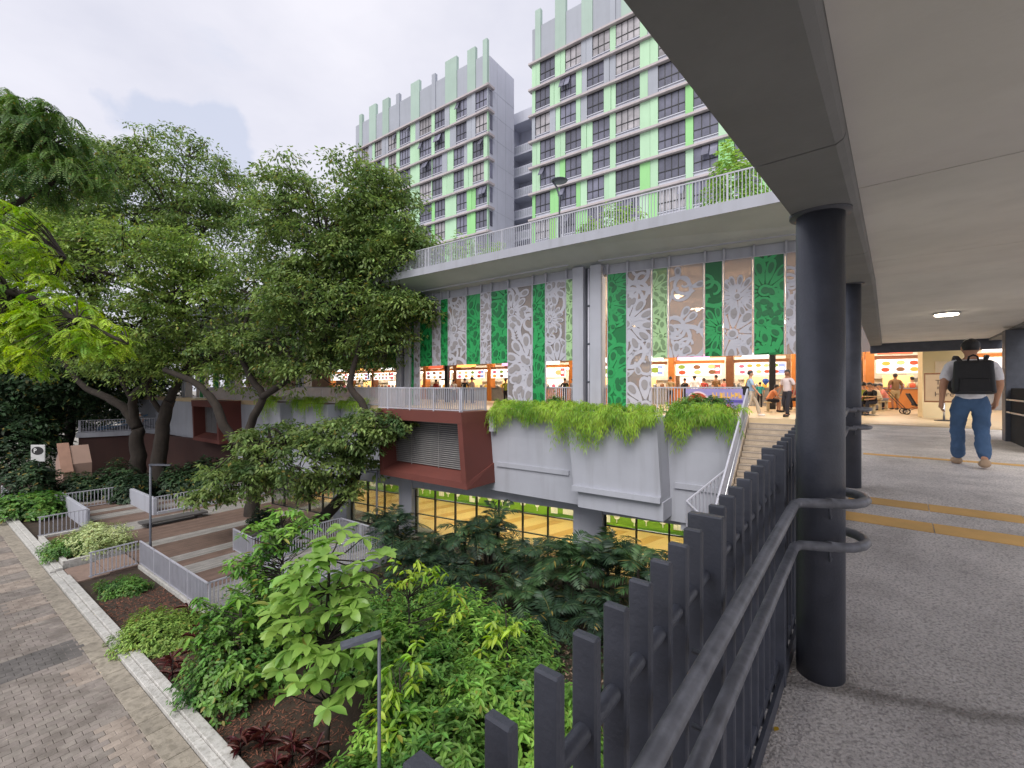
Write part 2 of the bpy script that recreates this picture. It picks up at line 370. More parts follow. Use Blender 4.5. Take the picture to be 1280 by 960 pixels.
# ---- the two tubular handrails with loops
def loop(s, q, q0, h):
    z = zr(s)+h; P = []
    P += [(q0, s-.30, zr(s-.30)+h), (q0, s-.215, zr(s-.215)+h), (q0+.02, s-.185, z-.012), (q0+.06, s-.178, z-.008)]
    P += [(q+.06, s-.165, z), ]
    for k in range(9):
        a = -PI/2+PI*k/8; P.append((q+.04+.145*math.cos(a)*.93, s+.16*math.sin(a), z))
    P += [(q+.06, s+.165, z), (q0+.06, s+.178, z+.008), (q0+.02, s+.185, z+.012), (q0, s+.215, zr(s+.215)+h)]
    return P
for h, lab in ((.86, 'upper charcoal tube handrail bending around the columns of the ramp'), (.665, 'lower charcoal tube handrail bending around the columns of the ramp')):
    t = thing('handrail', lab, 'handrail', FW @ Vector((-.325, 1, zr(1)+h)), 'handrails along the ramp')
    P = [(-.325, -1.8, zr(-1.8)+h)]
    for (s, q, _) in COLS: P += loop(s, q, -.325, h)
    P += [(-.325, 6.7, zr(6.7)+h)]
    MB().tube(P, .0215, 14).build('tube', WORNSTEEL, t, M=FW)
    for (s, q, _) in COLS:
        a0 = Vector((q+.05, s-.085, zr(s)+h-.075))
        MB().tube([a0, a0+Vector((.0, -.05, .0)), a0+Vector((.0, -.075, .06))], .006, 8).build('bracket', DARKSTEEL, t, M=FW)
    for s in (-1.2, .0, 1.2, 4.3, 5.4):
        MB().tube([(RAILQ+.02, s, zr(s)+h-.05), (-.335, s, zr(s)+h-.05), (-.325, s, zr(s)+h-.015)], .007, 8).build('bracket', DARKSTEEL, t, M=FW)
# ---- roof: edge beams, ceiling panels, slab
roof = thing('walkway_roof', 'low concrete roof over the walkway with grey edge beams', 'roof', FW @ Vector((0.9, 5, zb(5))))
js = [-6, -3.0, -.62, 1.76, 4.15, 6.6, 9.0, 11.4, 13.8, 16.4]
for a, b in zip(js, js[1:]):
    mb = MB(); g = .006
    pr = [(-.36, 0), (-.125, 0), (-.105, .012), (-.098, .03), (-.098, .075), (-.36, .42)]
    s0, s1 = a+g, b-g
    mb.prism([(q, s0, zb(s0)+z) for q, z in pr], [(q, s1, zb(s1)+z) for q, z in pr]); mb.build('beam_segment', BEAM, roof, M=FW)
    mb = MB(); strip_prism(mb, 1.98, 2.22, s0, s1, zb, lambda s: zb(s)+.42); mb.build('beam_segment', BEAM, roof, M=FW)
js = [-6, -2.4, .1, 2.55, 5.1, 6.6, 9.1, 11.6, 14.1, 16.4]
for a, b in zip(js, js[1:]):
    g = .007 if a != 6.6 else .002
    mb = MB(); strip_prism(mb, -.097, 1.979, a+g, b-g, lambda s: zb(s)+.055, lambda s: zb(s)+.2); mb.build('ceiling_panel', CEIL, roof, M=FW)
mb = MB()
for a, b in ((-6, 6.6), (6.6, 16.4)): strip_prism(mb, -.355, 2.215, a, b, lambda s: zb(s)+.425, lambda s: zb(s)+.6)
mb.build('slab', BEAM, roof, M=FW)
# end lintel of the roof where the food court begins
MB().box((-.36, 16.42, 8.97), (2.22, 16.62, 9.5)).build('lintel', DARKSTEEL, roof, M=FW)
# recessed ceiling light
def ceil_light(q, s, lab):
    t = thing('ceiling_light', lab, 'ceiling light', FW @ Vector((q, s, zb(s)+.05)), None)
    MB().lathe([(.15, .0), (.17, .0), (.17, .03), (.15, .03)], (q, s, zb(s)+.025), 24).build('rim', STEEL, t, M=FW)
    MB().lathe([(.145, 0), (.145, .01)], (q, s, zb(s)+.012), 24).build('lens', emit('warm lamp lens', (1, .88, .66), 22), t, M=FW)
ceil_light(.76, 10.3, 'round lit ceiling light glowing under the walkway roof')
# right side of the landing: column, solid parapet with two rails
t = thing('landing_column', 'square dark column at the far end of the walkway behind the man', 'column', FW @ Vector((2.0, 13.7, 6.9)))
MB().box((1.85, 13.4, 6.88), (2.2, 13.75, 9.17), bev=.01).build('shaft', DARKSTEEL, t, M=FW)
t = thing('parapet', 'dark solid parapet with two rails beside the far column', 'parapet', FW @ Vector((2.05, 12, 6.9)))
MB().box((1.92, 10.9, 6.88), (2.16, 13.38, 7.98), bev=.01).build('panel', DARKMATT, t, M=FW)
for z in (7.5, 7.75): MB().tube([(1.86, 10.8, z), (1.86, 13.3, z)], .018, 8).build('rail', STEEL, t, M=FW)
t = thing('side_post', 'pale slim post beyond the dark parapet', 'post', FW @ Vector((2.9, 13.2, 6.9)))
MB().box((2.65, 13.1, 0), (2.9, 13.4, 10.2)).build('shaft', WHITEPAINT, t, M=FW)
MB().tube([(3.0, 13.2, 0.0), (3.0, 13.2, 10.2)], .05, 10).build('downpipe', DARKSTEEL, t, M=FW)
# ================================================================== podium building with the food court
FL = frame(3.1, 20.3, .81, -.586)        # left bays: x to the right, y into the building
FR = frame(3.76, 20.0, .885, -.465)      # right bay
FG = frame(-5.2, 24.15, .877, -.48)      # ground floor glazing
FZ, SOF = 6.92, 13.35
def xl(u):      # local x on the left facade plane seen at picture column u
    k = (u-640)/F_PX; return -(3.1-20.3*k)/(.81+.586*k)
def xr(u):
    k = (u-640)/F_PX; return (20*k-3.76)/(.885+.465*k)
def isect(FA, ya, FB, yb):
    a = FA @ Vector((0, ya, 0)); da = FA.to_3x3() @ Vector((1, 0, 0)); b = FB @ Vector((0, yb, 0)); db = FB.to_3x3() @ Vector((1, 0, 0))
    d = da.x*db.y-da.y*db.x; t = ((b.x-a.x)*db.y-(b.y-a.y)*db.x)/d
    p = a+da*t; return Vector((p.x, p.y, 0))
bld = thing('market_building', 'grey podium building with a food court behind green and grey patterned panels', 'building', FL @ Vector((0, 0, 0)))
def wpt(F, x, y, z): return F @ Vector((x, y, z))
def slab(mb, poly, z0, z1):
    area = sum(poly[i].x*poly[(i+1) % len(poly)].y-poly[(i+1) % len(poly)].x*poly[i].y for i in range(len(poly)))
    if area < 0: poly = poly[::-1]
    mb.prism([(p.x, p.y, z0) for p in poly], [(p.x, p.y, z1) for p in poly])
# --- terrace slab and sloping soffit
XE, XW = 17.0, -62.0
FO = frame(-4.68, 23.7, 13.0, -9.05)      # straight outer edge of the terrace
ic = isect(FL, 0.05, FR, 0.05); oc = FO @ Vector(((FO.inverted() @ ic).x, 0, 0)); oc.z = 0
oL, oR = wpt(FO, XW+10, 0, 0), wpt(FO, 27, 0, 0); iL, iR = wpt(FL, XW, .05, 0), wpt(FR, XE, .05, 0)
mb = MB()
for (o0, o1, i0, i1) in ((oL, oc, iL, ic), (oc, oR, ic, iR)):
    z = lambda p, h: Vector((p.x, p.y, h))
    A = [z(o0, 14.0), z(i0, 13.38), z(i0, 14.3), z(o0, 14.34)]; B = [z(o1, 14.0), z(i1, 13.38), z(i1, 14.3), z(o1, 14.34)]
    mb.prism(A, B)
mb.build('terrace_slab', SOFFIT, bld)
mb = MB()
for (o0, o1, F_) in ((oL, oR, FO),):
    n = F_.to_3x3() @ Vector((0, -1, 0))
    p0, p1 = o0+n*.004, o1+n*.004; q0, q1 = o0+n*.06, o1+n*.06
    slab(mb, [p0, p1, q1, q0], 13.97, 14.36)
mb.build('terrace_fascia', LIGHTWALL, bld)
# narrow trim line under the soffit
for F_, xa, xb in ((FL, XW, -.3), (FR, .3, XE)):
    MB().box((xa, -.62, 13.44), (xb, -.585, 13.50)).build('soffit_trim', LIGHTWALL, bld, M=F_)
    MB().box((xa, -.05, 12.98), (xb, .25, 13.4)).build('header_wall', LIGHTWALL, bld, M=F_)
# roof terrace deck behind the railing (towers stand on it)
mb = MB(); slab(mb, [iL, ic, iR, iR+Vector((30, 60, 0)), iL+Vector((30, 60, 0))], 14.0, 14.29); mb.build('terrace_floor', SOFFIT, bld)
# --- food court floor, ceiling, back wall
FCFLOOR = mat('beige food court tiles', S(196, 174, 140), .45, .1, 1.5, bump=.03)
FCCEIL = mat('tan food court ceiling', S(208, 194, 176), .8, .1, .7)
BACKW = mat('warm timber wall', S(150, 118, 86), .6, .2, 1.2)
e0 = wpt(FL, -62, -1.85, 0); e1 = wpt(FL, 6.7, -1.85, 0); e1b = wpt(FL, 6.7, -.6, 0); e1c = wpt(FL, 9.1, -.6, 0)
w0 = FW @ Vector((-.52, 15.6, 0)); w1 = FW @ Vector((2.3, 16.9, 0)); w2 = FW @ Vector((6, 16.9, 0))
bR, bL = wpt(FR, 26, 16, 0), wpt(FL, -62, 16, 0); bc = isect(FL, 16, FR, 16)
FLOORPOLY = [e0, e1, e1b, e1c, w0, FW @ Vector((-.52, 16.905, 0)), FW @ Vector((2.3, 16.905, 0)), w2, bR, bc, bL]
mb = MB(); slab(mb, FLOORPOLY, FZ-.3, FZ); mb.build('food_court_floor', FCFLOOR, bld)
mb = MB(); slab(mb, [iL, ic, iR, bR, bc, bL], 12.9, 13.3); mb.build('food_court_ceiling', FCCEIL, bld)
for F_, xa, xb in ((FL, -62, -1.0), (FR, -2.0, 26)):
    MB().box((xa, 12.5, FZ), (xb, 12.7, 12.95)).build('back_wall', BACKW, bld, M=F_)
# --- paired columns with a downpipe between
def col_pair(F_, x, w=.52, gap=.32):
    for s in (-1, 1):
        MB().box((x+s*(gap/2+w/2)-w/2, -.32, 3.0), (x+s*(gap/2+w/2)+w/2, .3, 13.39), bev=.015).build('column', LIGHTWALL, bld, M=F_)
    MB().box((x-gap/2, .05, 3.0), (x+gap/2, .12, 13.39)).build('column_infill', DARKSTEEL, bld, M=F_)
    MB().tube([(x+.04, -.12, 3.0), (x+.04, -.12, 13.3)], .055, 10).build('downpipe', WHITEPAINT, bld, M=F_)
    for z in (8.2, 9.9, 11.6): MB().lathe([(.075, 0), (.075, .08)], (x+.04, -.12, z), 10).build('pipe_clip', DARKSTEEL, bld, M=F_)
FC = frame((3.1+3.76)/2, 20.15, .85, -.525)
col_pair(FC, .05)
for x in (-11.75, -23.4, -35.0, -46.6): col_pair(FL, x, .45, .3)
# --- patterned facade panels
PG = glassmat('green printed glass', (.05, .30, .12), .12, .12, .78, S(24, 122, 66))
PD = glassmat('deep green printed glass', (.06, .28, .12), .12, .12, .62, S(26, 110, 62))
PS = glassmat('grey printed glass', (.62, .54, .46), .12, .15, .62, S(146, 142, 142))
PB = glassmat('clear brown tinted glass', (.74, .66, .58), .15, .1, .56, S(172, 164, 160))
PL = glassmat('pale green printed glass', (.55, .66, .45), .12, .12, .6, S(124, 158, 120))
FG1 = mat('green cut sheet', S(36, 146, 80), .4, .06, 2); FG2 = mat('dark green cut sheet', S(18, 100, 54), .4, .06, 2)
FS1 = mat('silver grey cut sheet', S(174, 174, 184), .4, .05, 2); FS2 = mat('dim grey cut sheet', S(140, 136, 138), .5, .05, 2)
FL1 = mat('pale green cut sheet', S(158, 192, 142), .4, .05, 2); FL2 = mat('olive cut sheet', S(112, 140, 100), .5, .05, 2)
def clip_poly(P, w, h):
    for axis, lim, sgn in ((0, 0, 1), (0, w, -1), (1, 0, 1), (1, h, -1)):
        out = []
        for i in range(len(P)):
            a, b = P[i], P[(i+1) % len(P)]; da, db = sgn*(a[axis]-lim), sgn*(b[axis]-lim)
            if da >= 0: out.append(a)
            if (da >= 0) != (db >= 0):
                t = da/(da-db); out.append((a[0]+(b[0]-a[0])*t, a[1]+(b[1]-a[1])*t))
        P = out
        if len(P) < 3: return []
    return P
def floral(w, h, seed, density=1.0, hf=1.0):
    """two sheets of cut-out petals, leaves and scrolls inside a w x h field"""
    R = random.Random(seed); A, B = MB(), MB(); lay = [0]
    def poly(mb, P, base):
        P = clip_poly(P, w, h)
        if P:
            lay[0] += 1; y = -base-.0004*(lay[0] % 40)
            n = len(P); mb.add([(p[0], y, p[1]) for p in P]+[(p[0], 0, p[1]) for p in P],
                               [tuple(range(n))]+[(i, n+i, n+(i+1) % n, (i+1) % n) for i in range(n)])
    def petal(cx, cy, a, r0, L, wd, ring=True):
        P = []; 
        for k in range(14):
            t = 2*PI*k/14; lx = r0+L*.5*(1-math.cos(t)); f = (lx-r0)/L
            ly = wd*math.sin(t)*(.45+.75*f); P.append((cx+lx*math.cos(a)-ly*math.sin(a), cy+lx*math.sin(a)+ly*math.cos(a)))
        poly(A, P, .012)
        if ring:
            P = []
            for k in range(12):
                t = 2*PI*k/12; lx = r0+L*(.42+.22*(1-math.cos(t))); f = (lx-r0)/L
                ly = wd*.55*math.sin(t)*(.45+.75*f); P.append((cx+lx*math.cos(a)-ly*math.sin(a), cy+lx*math.sin(a)+ly*math.cos(a)))
            poly(B, P, .032)
    def flower(cx, cy, r, n):
        a0 = R.random()*6
        for k in range(n): petal(cx, cy, a0+2*PI*k/n, r*.2, r*.8, r*2.1/n)
        poly(A, [(cx+r*.19*math.cos(t*PI/7), cy+r*.19*math.sin(t*PI/7)) for t in range(14)], .034)
        poly(B, [(cx+r*.11*math.cos(t*PI/7), cy+r*.11*math.sin(t*PI/7)) for t in range(14)], .052)
    def scroll(cx, cy, r, a0, sgn, wd, turns=1.3):
        n = 20; prev = None
        for k in range(n+1):
            f = k/n; rr = r*(1-.82*f); a = a0+sgn*f*turns*2*PI; ww = wd*(1-.45*f)
            p = ((cx+(rr-ww)*math.cos(a), cy+(rr-ww)*math.sin(a)), (cx+(rr+ww)*math.cos(a), cy+(rr+ww)*math.sin(a)))
            if prev: poly(A, [prev[0], prev[1], p[1], p[0]] if sgn > 0 else [prev[1], prev[0], p[0], p[1]], .010)
            prev = p
    def frond(cx, cy, a, L):
        n = 8
        for k in range(n):
            f = (k+1)/n; aa = a+.6*f*f
            x, y = cx+L*f*math.cos(aa), cy+L*f*math.sin(aa)
            for s in (-1, 1): petal(x, y, aa+s*(1.0-.4*f), .02, L*.34*(1.05-f*.7), L*.07, ring=False)
    y = -.2; area = 0
    while y < h*hf+(.4 if hf == 1 else -.3):
        kind = R.choice('ffsfrs'); sz = R.uniform(.7, 1.25)*min(1.25, .75+w*.28)
        cx = R.uniform(-.1, w+.1)
        if kind == 'f': flower(cx, y, sz, R.choice((9, 10, 12, 14)))
        elif kind == 's':
            scroll(cx, y, sz*.75, R.random()*6, R.choice((-1, 1)), sz*.09); scroll(cx+R.uniform(-.5, .5), y+.3, sz*.5, R.random()*6, R.choice((-1, 1)), sz*.08)
            for k in range(3): petal(cx, y, R.random()*6, sz*.5, sz*.6, sz*.16)
        else: frond(cx, y, R.uniform(.9, 2.3), sz*1.3)
        y += sz*R.uniform(.55, .85)/density
    return A, B
NP = [0]
def panel(F_, x0, x1, z0, z1, kind, y=-.12, lab=None, pattern=True, hf=1.0):
    base, a, b = {'g': (PG, FG1, FG2), 'd': (PD, FG1, FG2), 's': (PS, FS1, FS2), 'b': (PB, FS1, FS2), 'l': (PL, FL1, FL2)}[kind]
    x0 += .03; x1 -= .03; w, h = x1-x0, z1-z0
    p = MB().box((x0, y, z0), (x1, y+.012, z1)).build('facade_panel', base, bld, M=F_, label=lab)
    NP[0] += 1
    if pattern:
        A, B = floral(w, h, 100+NP[0], 1.0, hf)
        Mo = F_ @ Matrix.Translation((x0, y-.003, z0))
        if A.v: A.build('floral_pattern', a, p, M=Mo, kind='stuff')
        if B.v: B.build('floral_pattern', b, p, M=Mo, kind='stuff')
    fm = MB().box((x0-.03, y-.03, z0), (x0, y+.06, z1+.03)).box((x1, y-.03, z0), (x1+.0299, y+.06, z1+.03)).box((x0, y-.03, z1), (x1, y+.06, z1+.03))
    fm.build('panel_frame', WHITEPAINT, p, M=F_)
    MB().box((x0-.05, y-.05, z1+.03), (x0+.03, y+.02, 13.42)).build('bracket', LIGHTWALL, p, M=F_)
ZT, ZS, ZL = 12.95, 9.22, 6.95
U3 = lambda x: 480+x*.2291
left = [(147, 175, 'd', 0), (175, 205, 's', 0), (205, 275, 'd', 0), (275, 318, 'b', 0), (318, 360, 'g', 0), (360, 458, 's', 0), (458, 537, 'g', 0), (537, 593, 's', 0),
        (593, 685, 'd', 0), (685, 818, 's', 1), (818, 890, 'g', 1), (890, 1000, 's', 0), (1000, 1060, 'l', 0)]
for i, (a, b, k, lg) in enumerate(left):
    panel(FL, xl(U3(a)), xl(U3(b)), ZL if (lg or i < 2) else ZS, ZT-.001*(i % 3), k, -.12-.015*(i % 2))
U4 = lambda x: 720+x*.25
right = [(160, 258, 'g', 1), (258, 380, 's', 1), (383, 462, 'l', 0), (466, 640, 'b', 0), (643, 735, 'd', 0), (738, 882, 'b', 0), (886, 1042, 'd', 0), (1046, 1180, 'b', 0)]
for i, (a, b, k, lg) in enumerate(right):
    panel(FR, xr(U4(a)), xr(U4(b)), ZL if lg else ZS, ZT-.001*(i % 3), k, -.12-.015*(i % 2), hf=(1, 1, .9, .85, .9, .82, 1, .85)[i])
x = xr(U4(1180))
for k, w in (('g', 1.1), ('s', 1.5), ('l', .9), ('g', 1.2)):
    panel(FR, x, x+w, ZS, ZT, k, -.12, pattern=False); x += w
# bays further along, seen between the trees
for bi in range(3):
    x = -12.45-11.6*bi; R = random.Random(50+bi)
    for k in 'gsdsbgsgsd':
        w = R.uniform(.7, 1.35)
        if x-w < -22.7-11.6*bi: break
        panel(FL, x-w, x, ZL if R.random() < .25 else ZS, ZT, k, -.12-.015*R.randint(0, 1), pattern=(bi < 1)); x -= w
# --- planter troughs and balcony boxes under the food court edge
def trough(name, x0, x1, y, ledge, bot, F_=FL, sk=.22, lab=None):
    """tapered trough: upper face, projecting ledge, recessed lower fascia"""
    yb = y+1.9
    p = MB().prism([(x0+sk, y+.10, ledge), (x1+sk*.6, y+.10, ledge), (x1+sk*.6, yb, ledge), (x0+sk, yb, ledge)],
                   [(x0, y, FZ+.02), (x1, y, FZ+.02), (x1, yb, FZ+.02), (x0, yb, FZ+.02)]).build('planter_trough', LIGHTWALL, bld, M=F_, label=lab)
    MB().box((x0+sk, y-.02, ledge-.2), (x1+sk*.6, yb-.1, ledge-.002)).build('ledge', LIGHTWALL, p, M=F_)
    MB().box((x0+sk+.16, y+.18, bot), (x1+sk*.6+.05, yb-.12, ledge-.202)).build('fascia', LIGHTWALL, p, M=F_)
    MB().box((x0+.12, y+.12, FZ+.021), (x1-.12, y+1.0, FZ+.05)).build('soil', SOIL, p, M=F_)
    return p
T1 = trough('planter', -3.5, .35, -1.95, 4.55, 3.4)
T2 = trough('planter', 1.0, 4.45, -3.05, 4.24, 3.4)
T3 = trough('planter', 4.75, 6.75, -1.95, 4.6, 2.9, sk=0)
for k in range(4):
    x = -15.4-2.9*k; trough('planter', x, x+2.6, -2.0-.8*(k % 2), 4.5, 3.4)
def balcony(x0, x1, y, lab):
    p = thing('balcony_box', lab, 'balcony', FL @ Vector(((x0+x1)/2, y, 3.6)), 'red balcony boxes')
    zt, zb_ = FZ-.02, 3.58
    yb = -1.9
    # shell: top, bottom, two sides, each a thick slab; the front is open and recessed
    MB().prism([(x0, y, zt-.5), (x1+.06, y, zt-.5), (x1+.06, yb, zt-.5), (x0, yb, zt-.5)], [(x0-.1, y, zt), (x1, y, zt), (x1, yb, zt), (x0-.1, yb, zt)]).build('top_slab', REDWALL, p, M=FL)
    MB().prism([(x0+.3, y+.0, zb_), (x1+.36, y+.0, zb_), (x1+.36, yb, zb_), (x0+.3, yb, zb_)], [(x0+.26, y+.02, zb_+.28), (x1+.30, y+.02, zb_+.28), (x1+.30, yb, zb_+.9), (x0+.26, yb, zb_+.9)]).build('bottom_slab', REDWALL, p, M=FL)
    for xs, w in ((x1, -.28), (x0, .28)):
        MB().prism([(xs+.30, y+.01, zb_+.27), (xs+.30+w, y+.01, zb_+.27), (xs+.30+w, yb, zb_+.27), (xs+.30, yb, zb_+.27)],
                   [(xs+.055, y+.01, zt-.49), (xs+.055+w, y+.01, zt-.49), (xs+.055+w, yb, zt-.49), (xs+.055, yb, zt-.49)]).build('side_wall', REDWALL, p, M=FL)
    LOU = mat('grey louvre', S(128, 126, 126), .6, .08)
    MB().box((x0+.3, y+1.0, zb_+.5), (x1-.2, y+1.06, zt-.5)).build('back_panel', DARKSTEEL, p, M=FL)
    mb = MB(); z = zb_+.62
    while z < zt-.55:
        mb.box((x0+.3, y+.86, z), (x1-.1, y+.98, z+.05)); z += .098
    mb.build('louvre', LOU, p, M=FL, kind='stuff')
    mb = MB()
    for xx in (x0+1.7, x0+3.6): mb.box((xx, y+.84, zb_+.55), (xx+.03, y+.858, zt-.5))
    mb.build('louvre_mullion', LOU, p, M=FL)
    return p
balcony(-9.6, -3.78, -3.85, 'oxide red balcony box with a louvred opening beside the grey planters')
balcony(-34.6, -29.5, -3.6, 'oxide red balcony box seen behind the tree trunks')
MB().box((-62, -1.9, 3.2), (6.7, -1.6, FZ-.31)).build('edge_wall', LIGHTWALL, bld, M=FL)
t = thing('junction_box', 'small pale metal box on the planter corner beside the red balcony', 'box', FL @ Vector((-3.45, -2.1, 6.1)))
MB().box((-3.56, -2.2, 5.95), (-3.30, -1.96, 6.55), bev=.02).build('case', WHITEPAINT, t, M=FL)
# --- railings
def railing(name, label, pts, h=1.08, pitch=.115, m=WHITEPAINT, group=None, bar=(.022, .05), zfoot=.08, top=.05, limit=300, cat='railing'):
    pts = [Vector(p) for p in pts]; t = thing(name, label, cat, pts[0], group)
    hgt = h-zfoot-.02
    me = MB().box((-bar[0]/2, -bar[1]/2, 0), (bar[0]/2, bar[1]/2, hgt)).mesh('baluster'); me.materials.append(m)
    pm = MB().box((-.03, -.03, 0), (.03, .03, h+.01)).mesh('post'); pm.materials.append(m)
    cnt = 0; rest = MB(); tm = MB()
    for a, b in zip(pts, pts[1:]):
        d = b-a; L_ = Vector((d.x, d.y)).length; ang = math.atan2(d.y, d.x); n = max(1, int(L_/pitch))
        sl_ = Matrix.Translation(a) @ Matrix.Rotation(ang, 4, 'Z')
        rz = d.z/L_
        for zz, th in ((h-.04, top), (zfoot-.03, .04)):
            MB().prism([(0, -.025, zz), (L_, -.025, zz+d.z), (L_, .025, zz+d.z), (0, .025, zz)], [(0, -.025, zz+th), (L_, -.025, zz+d.z+th), (L_, .025, zz+d.z+th), (0, .025, zz+th)]).build('top_rail' if zz > .5 else 'bottom_rail', m, t, M=sl_)
        for i in range(n):
            x = (i+.5)*L_/n; post = i % 14 == 0
            Mx = sl_ @ Matrix.Translation((x, 0, rz*x+(0 if post else zfoot)))
            if cnt < limit: put('post' if post else 'baluster', pm if post else me, t, M=Mx); cnt += 1
            else: rest.box((-bar[0]/2, -bar[1]/2, 0), (bar[0]/2, bar[1]/2, hgt), R=Mx)
    if rest.v: rest.build('baluster_run', m, t, kind='stuff')
    return t
off = lambda p, z: Vector((p.x, p.y, z))
railing('terrace_railing', 'pale grey baluster railing along the roof terrace edge above the panels', [wpt(FO, 26, .2, 14.34), wpt(FO, 0, .2, 14.34)], group='terrace railings')
railing('terrace_railing', 'pale grey baluster railing of the roof terrace running behind the tree crown', [wpt(FO, 0, .2, 14.34), wpt(FO, -36, .2, 14.34)], group='terrace railings', limit=220)
railing('balcony_railing', 'pale baluster railing on top of the red balcony box', [wpt(FL, -3.9, -1.95, FZ-.02), wpt(FL, -3.9, -3.72, FZ-.02), wpt(FL, -9.6, -3.72, FZ-.02), wpt(FL, -9.6, -2.0, FZ-.02)], group='food court railings')
railing('food_court_railing', 'pale railing behind the hanging plants between patterned panels', [wpt(FL, 6.7, .35, FZ), wpt(FL, -3.6, .35, FZ)], group='food court railings')
railing('food_court_railing', 'pale railing of the far food court bays behind the trees', [wpt(FL, -9.7, -1.9, FZ), wpt(FL, -36, -1.9, FZ)], group='food court railings', limit=200)
# --- ground floor playroom behind glass
YEL = mat('sand yellow playroom floor', S(216, 178, 116), .5, .08, 1.2)
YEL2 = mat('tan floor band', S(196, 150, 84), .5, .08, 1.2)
GRN = mat('grass green mural wall', S(120, 168, 44), .7, .1, 1.5)
GRN2 = mat('dark green mural hill', S(84, 136, 38), .7, .1, 1.5)
WHT = mat('white mural cutout', S(236, 238, 220), .6, .04)
room = thing('playroom', 'bright playroom with a green mural wall behind the ground floor windows', 'room', FG @ Vector((4, 3, 0)))
MB().box((-14, -.02, .0), (16, 7.2, .06)).build('floor', YEL, room, M=FG)
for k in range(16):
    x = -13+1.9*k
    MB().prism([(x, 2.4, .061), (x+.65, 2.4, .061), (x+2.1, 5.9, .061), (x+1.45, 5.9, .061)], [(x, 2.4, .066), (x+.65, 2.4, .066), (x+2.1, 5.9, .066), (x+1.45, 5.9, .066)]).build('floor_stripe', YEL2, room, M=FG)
MB().box((-14, 6.3, .06), (16, 6.5, 3.2)).build('mural_wall', GRN, room, M=FG)
hill = [(-13.9, .07)]+[(-13.9+29.8*k/60, .26+.1*math.sin(k*.5)+.06*math.sin(k*1.3)) for k in range(61)]+[(15.9, .07)]
MB().prism([(x, 6.28, z) for x, z in hill], [(x, 6.298, z) for x, z in hill]).build('mural_hill', GRN2, room, M=FG)
R = random.Random(3); x = -13
while x < 15.5:
    mb = MB(); z = .34+R.uniform(-.05, .12)
    if R.random() < .6:
        r = R.uniform(.12, .2); mb.box((x-.02, 6.26, z), (x+.02, 6.297, z+.3))
        c = [(x+r*math.cos(a*PI/7), z+.36+r*math.sin(a*PI/7)) for a in range(14)]
        mb.prism([(p[0], 6.255, p[1]) for p in c], [(p[0], 6.297, p[1]) for p in c]); nm = 'mural_tree'
    else:
        for q in range(R.randint(1, 3)):
            hh = R.uniform(.25, .62); mb.box((x+q*.22, 6.26, z), (x+q*.22+.2, 6.297, z+hh))
        nm = 'mural_house'
    mb.build(nm, WHT, room, M=FG); x += R.uniform(.5, 1.0)
MB().box((-14, 1.0, 3.22), (16, 7.2, 3.3)).build('ceiling', WHT, room, M=FG)
for x in (-10, -5, 0, 4, 8, 12):
    MB().box((x-.9, 2.6, 3.12), (x+.9, 3.1, 3.2)).build('light_panel', emit('playroom light', (1, .94, .82), 8.0), room, M=FG)
    MB().box((x-.9, 4.8, 3.12), (x+.9, 5.2, 3.2)).build('light_panel', emit('playroom light', (1, .94, .82), 8.0), room, M=FG)
CLEAR = glassmat('clear window glass', (.93, .95, .93), .55, .01, 0.0)
def glazing(x0, x1, n, lab):
    w = put('window', None, bld, M=FG, label=lab)
    zs = (.15, 1.19, 2.1, 2.6)
    for i in range(n+1):
        x = x0+(x1-x0)*i/n; MB().box((x-.03, -.06, .1), (x+.03, .06, 2.62)).build('mullion', BLACKMETAL, w, M=FG)
    for z in zs: MB().box((x0, -.045, z-.022), (x1, .045, z+.022)).build('transom', BLACKMETAL, w, M=FG)
    for i in range(n):
        a, b = x0+(x1-x0)*i/n+.03, x0+(x1-x0)*(i+1)/n-.03
        for z0, z1 in zip(zs, zs[1:]): MB().box((a, -.006, z0+.022), (b, .006, z1-.022)).build('pane', CLEAR, w, M=FG)
glazing(.03, 9.1, 7, None); glazing(10.5, 14.4, 3, None); glazing(-4.9, -.95, 3, None); glazing(-12.5, -6.2, 5, None)
for a, b in ((-.9, 0), (9.15, 10.45), (-6.15, -4.95), (14.45, 17)):
    MB().box((a, -.35, -.1), (b, .25, 3.2), bev=.01).build('ground_column', LIGHTWALL, bld, M=FG)
MB().box((-16, -.3, 2.63), (16, .2, 3.55)).build('ground_beam', LIGHTWALL, bld, M=FG)
MB().box((-16, .3, 3.4), (17, 9, 3.6)).build('lower_slab', SOFFIT, bld, M=FG)
MB().box((-45, 2.2, -.1), (-14.1, 2.5, 3.5)).build('ground_wall', mat('dark oxide wall', S(64, 40, 36), .8, .15, .8, streak=.25, streak_col=S(40, 28, 26)), bld, M=FG)
# --- outdoor stair from the food court down to the garden
STEP = mat('beige terrazzo step', S(176, 160, 142), .75, .15, 4, bump=.2, bscale=50, speck=.3, speck_scale=60, speck_col=S(110, 98, 86), streak=.3, streak_col=S(120, 108, 95))
st = thing('garden_stair', 'beige terrazzo stair climbing to the food court between steel railings', 'staircase', FL @ Vector((7.8, -5, 3.5)))
SX0, SX1, SY = 6.95, 9.05, -.6
NS, RI, TR = 22, .165, .285
for k in range(NS):
    z = FZ-RI*(k+1); y1 = SY-TR*k; y0 = y1-TR
    MB().box((SX0, y0, z-.16), (SX1, y1-.003, z), bev=.006).build('step', STEP, st, M=FL)
    MB().box((SX0+.01, y0-.006, z-.03), (SX1-.01, y0+.045, z+.004)).build('nosing', mat('grey nosing', S(140, 130, 120), .7), st, M=FL)
zl = FZ-RI*(NS+1); yl = SY-TR*NS
MB().box((SX0, yl-1.2, zl-.25), (SX1, yl, zl)).build('landing', STEP, st, M=FL)
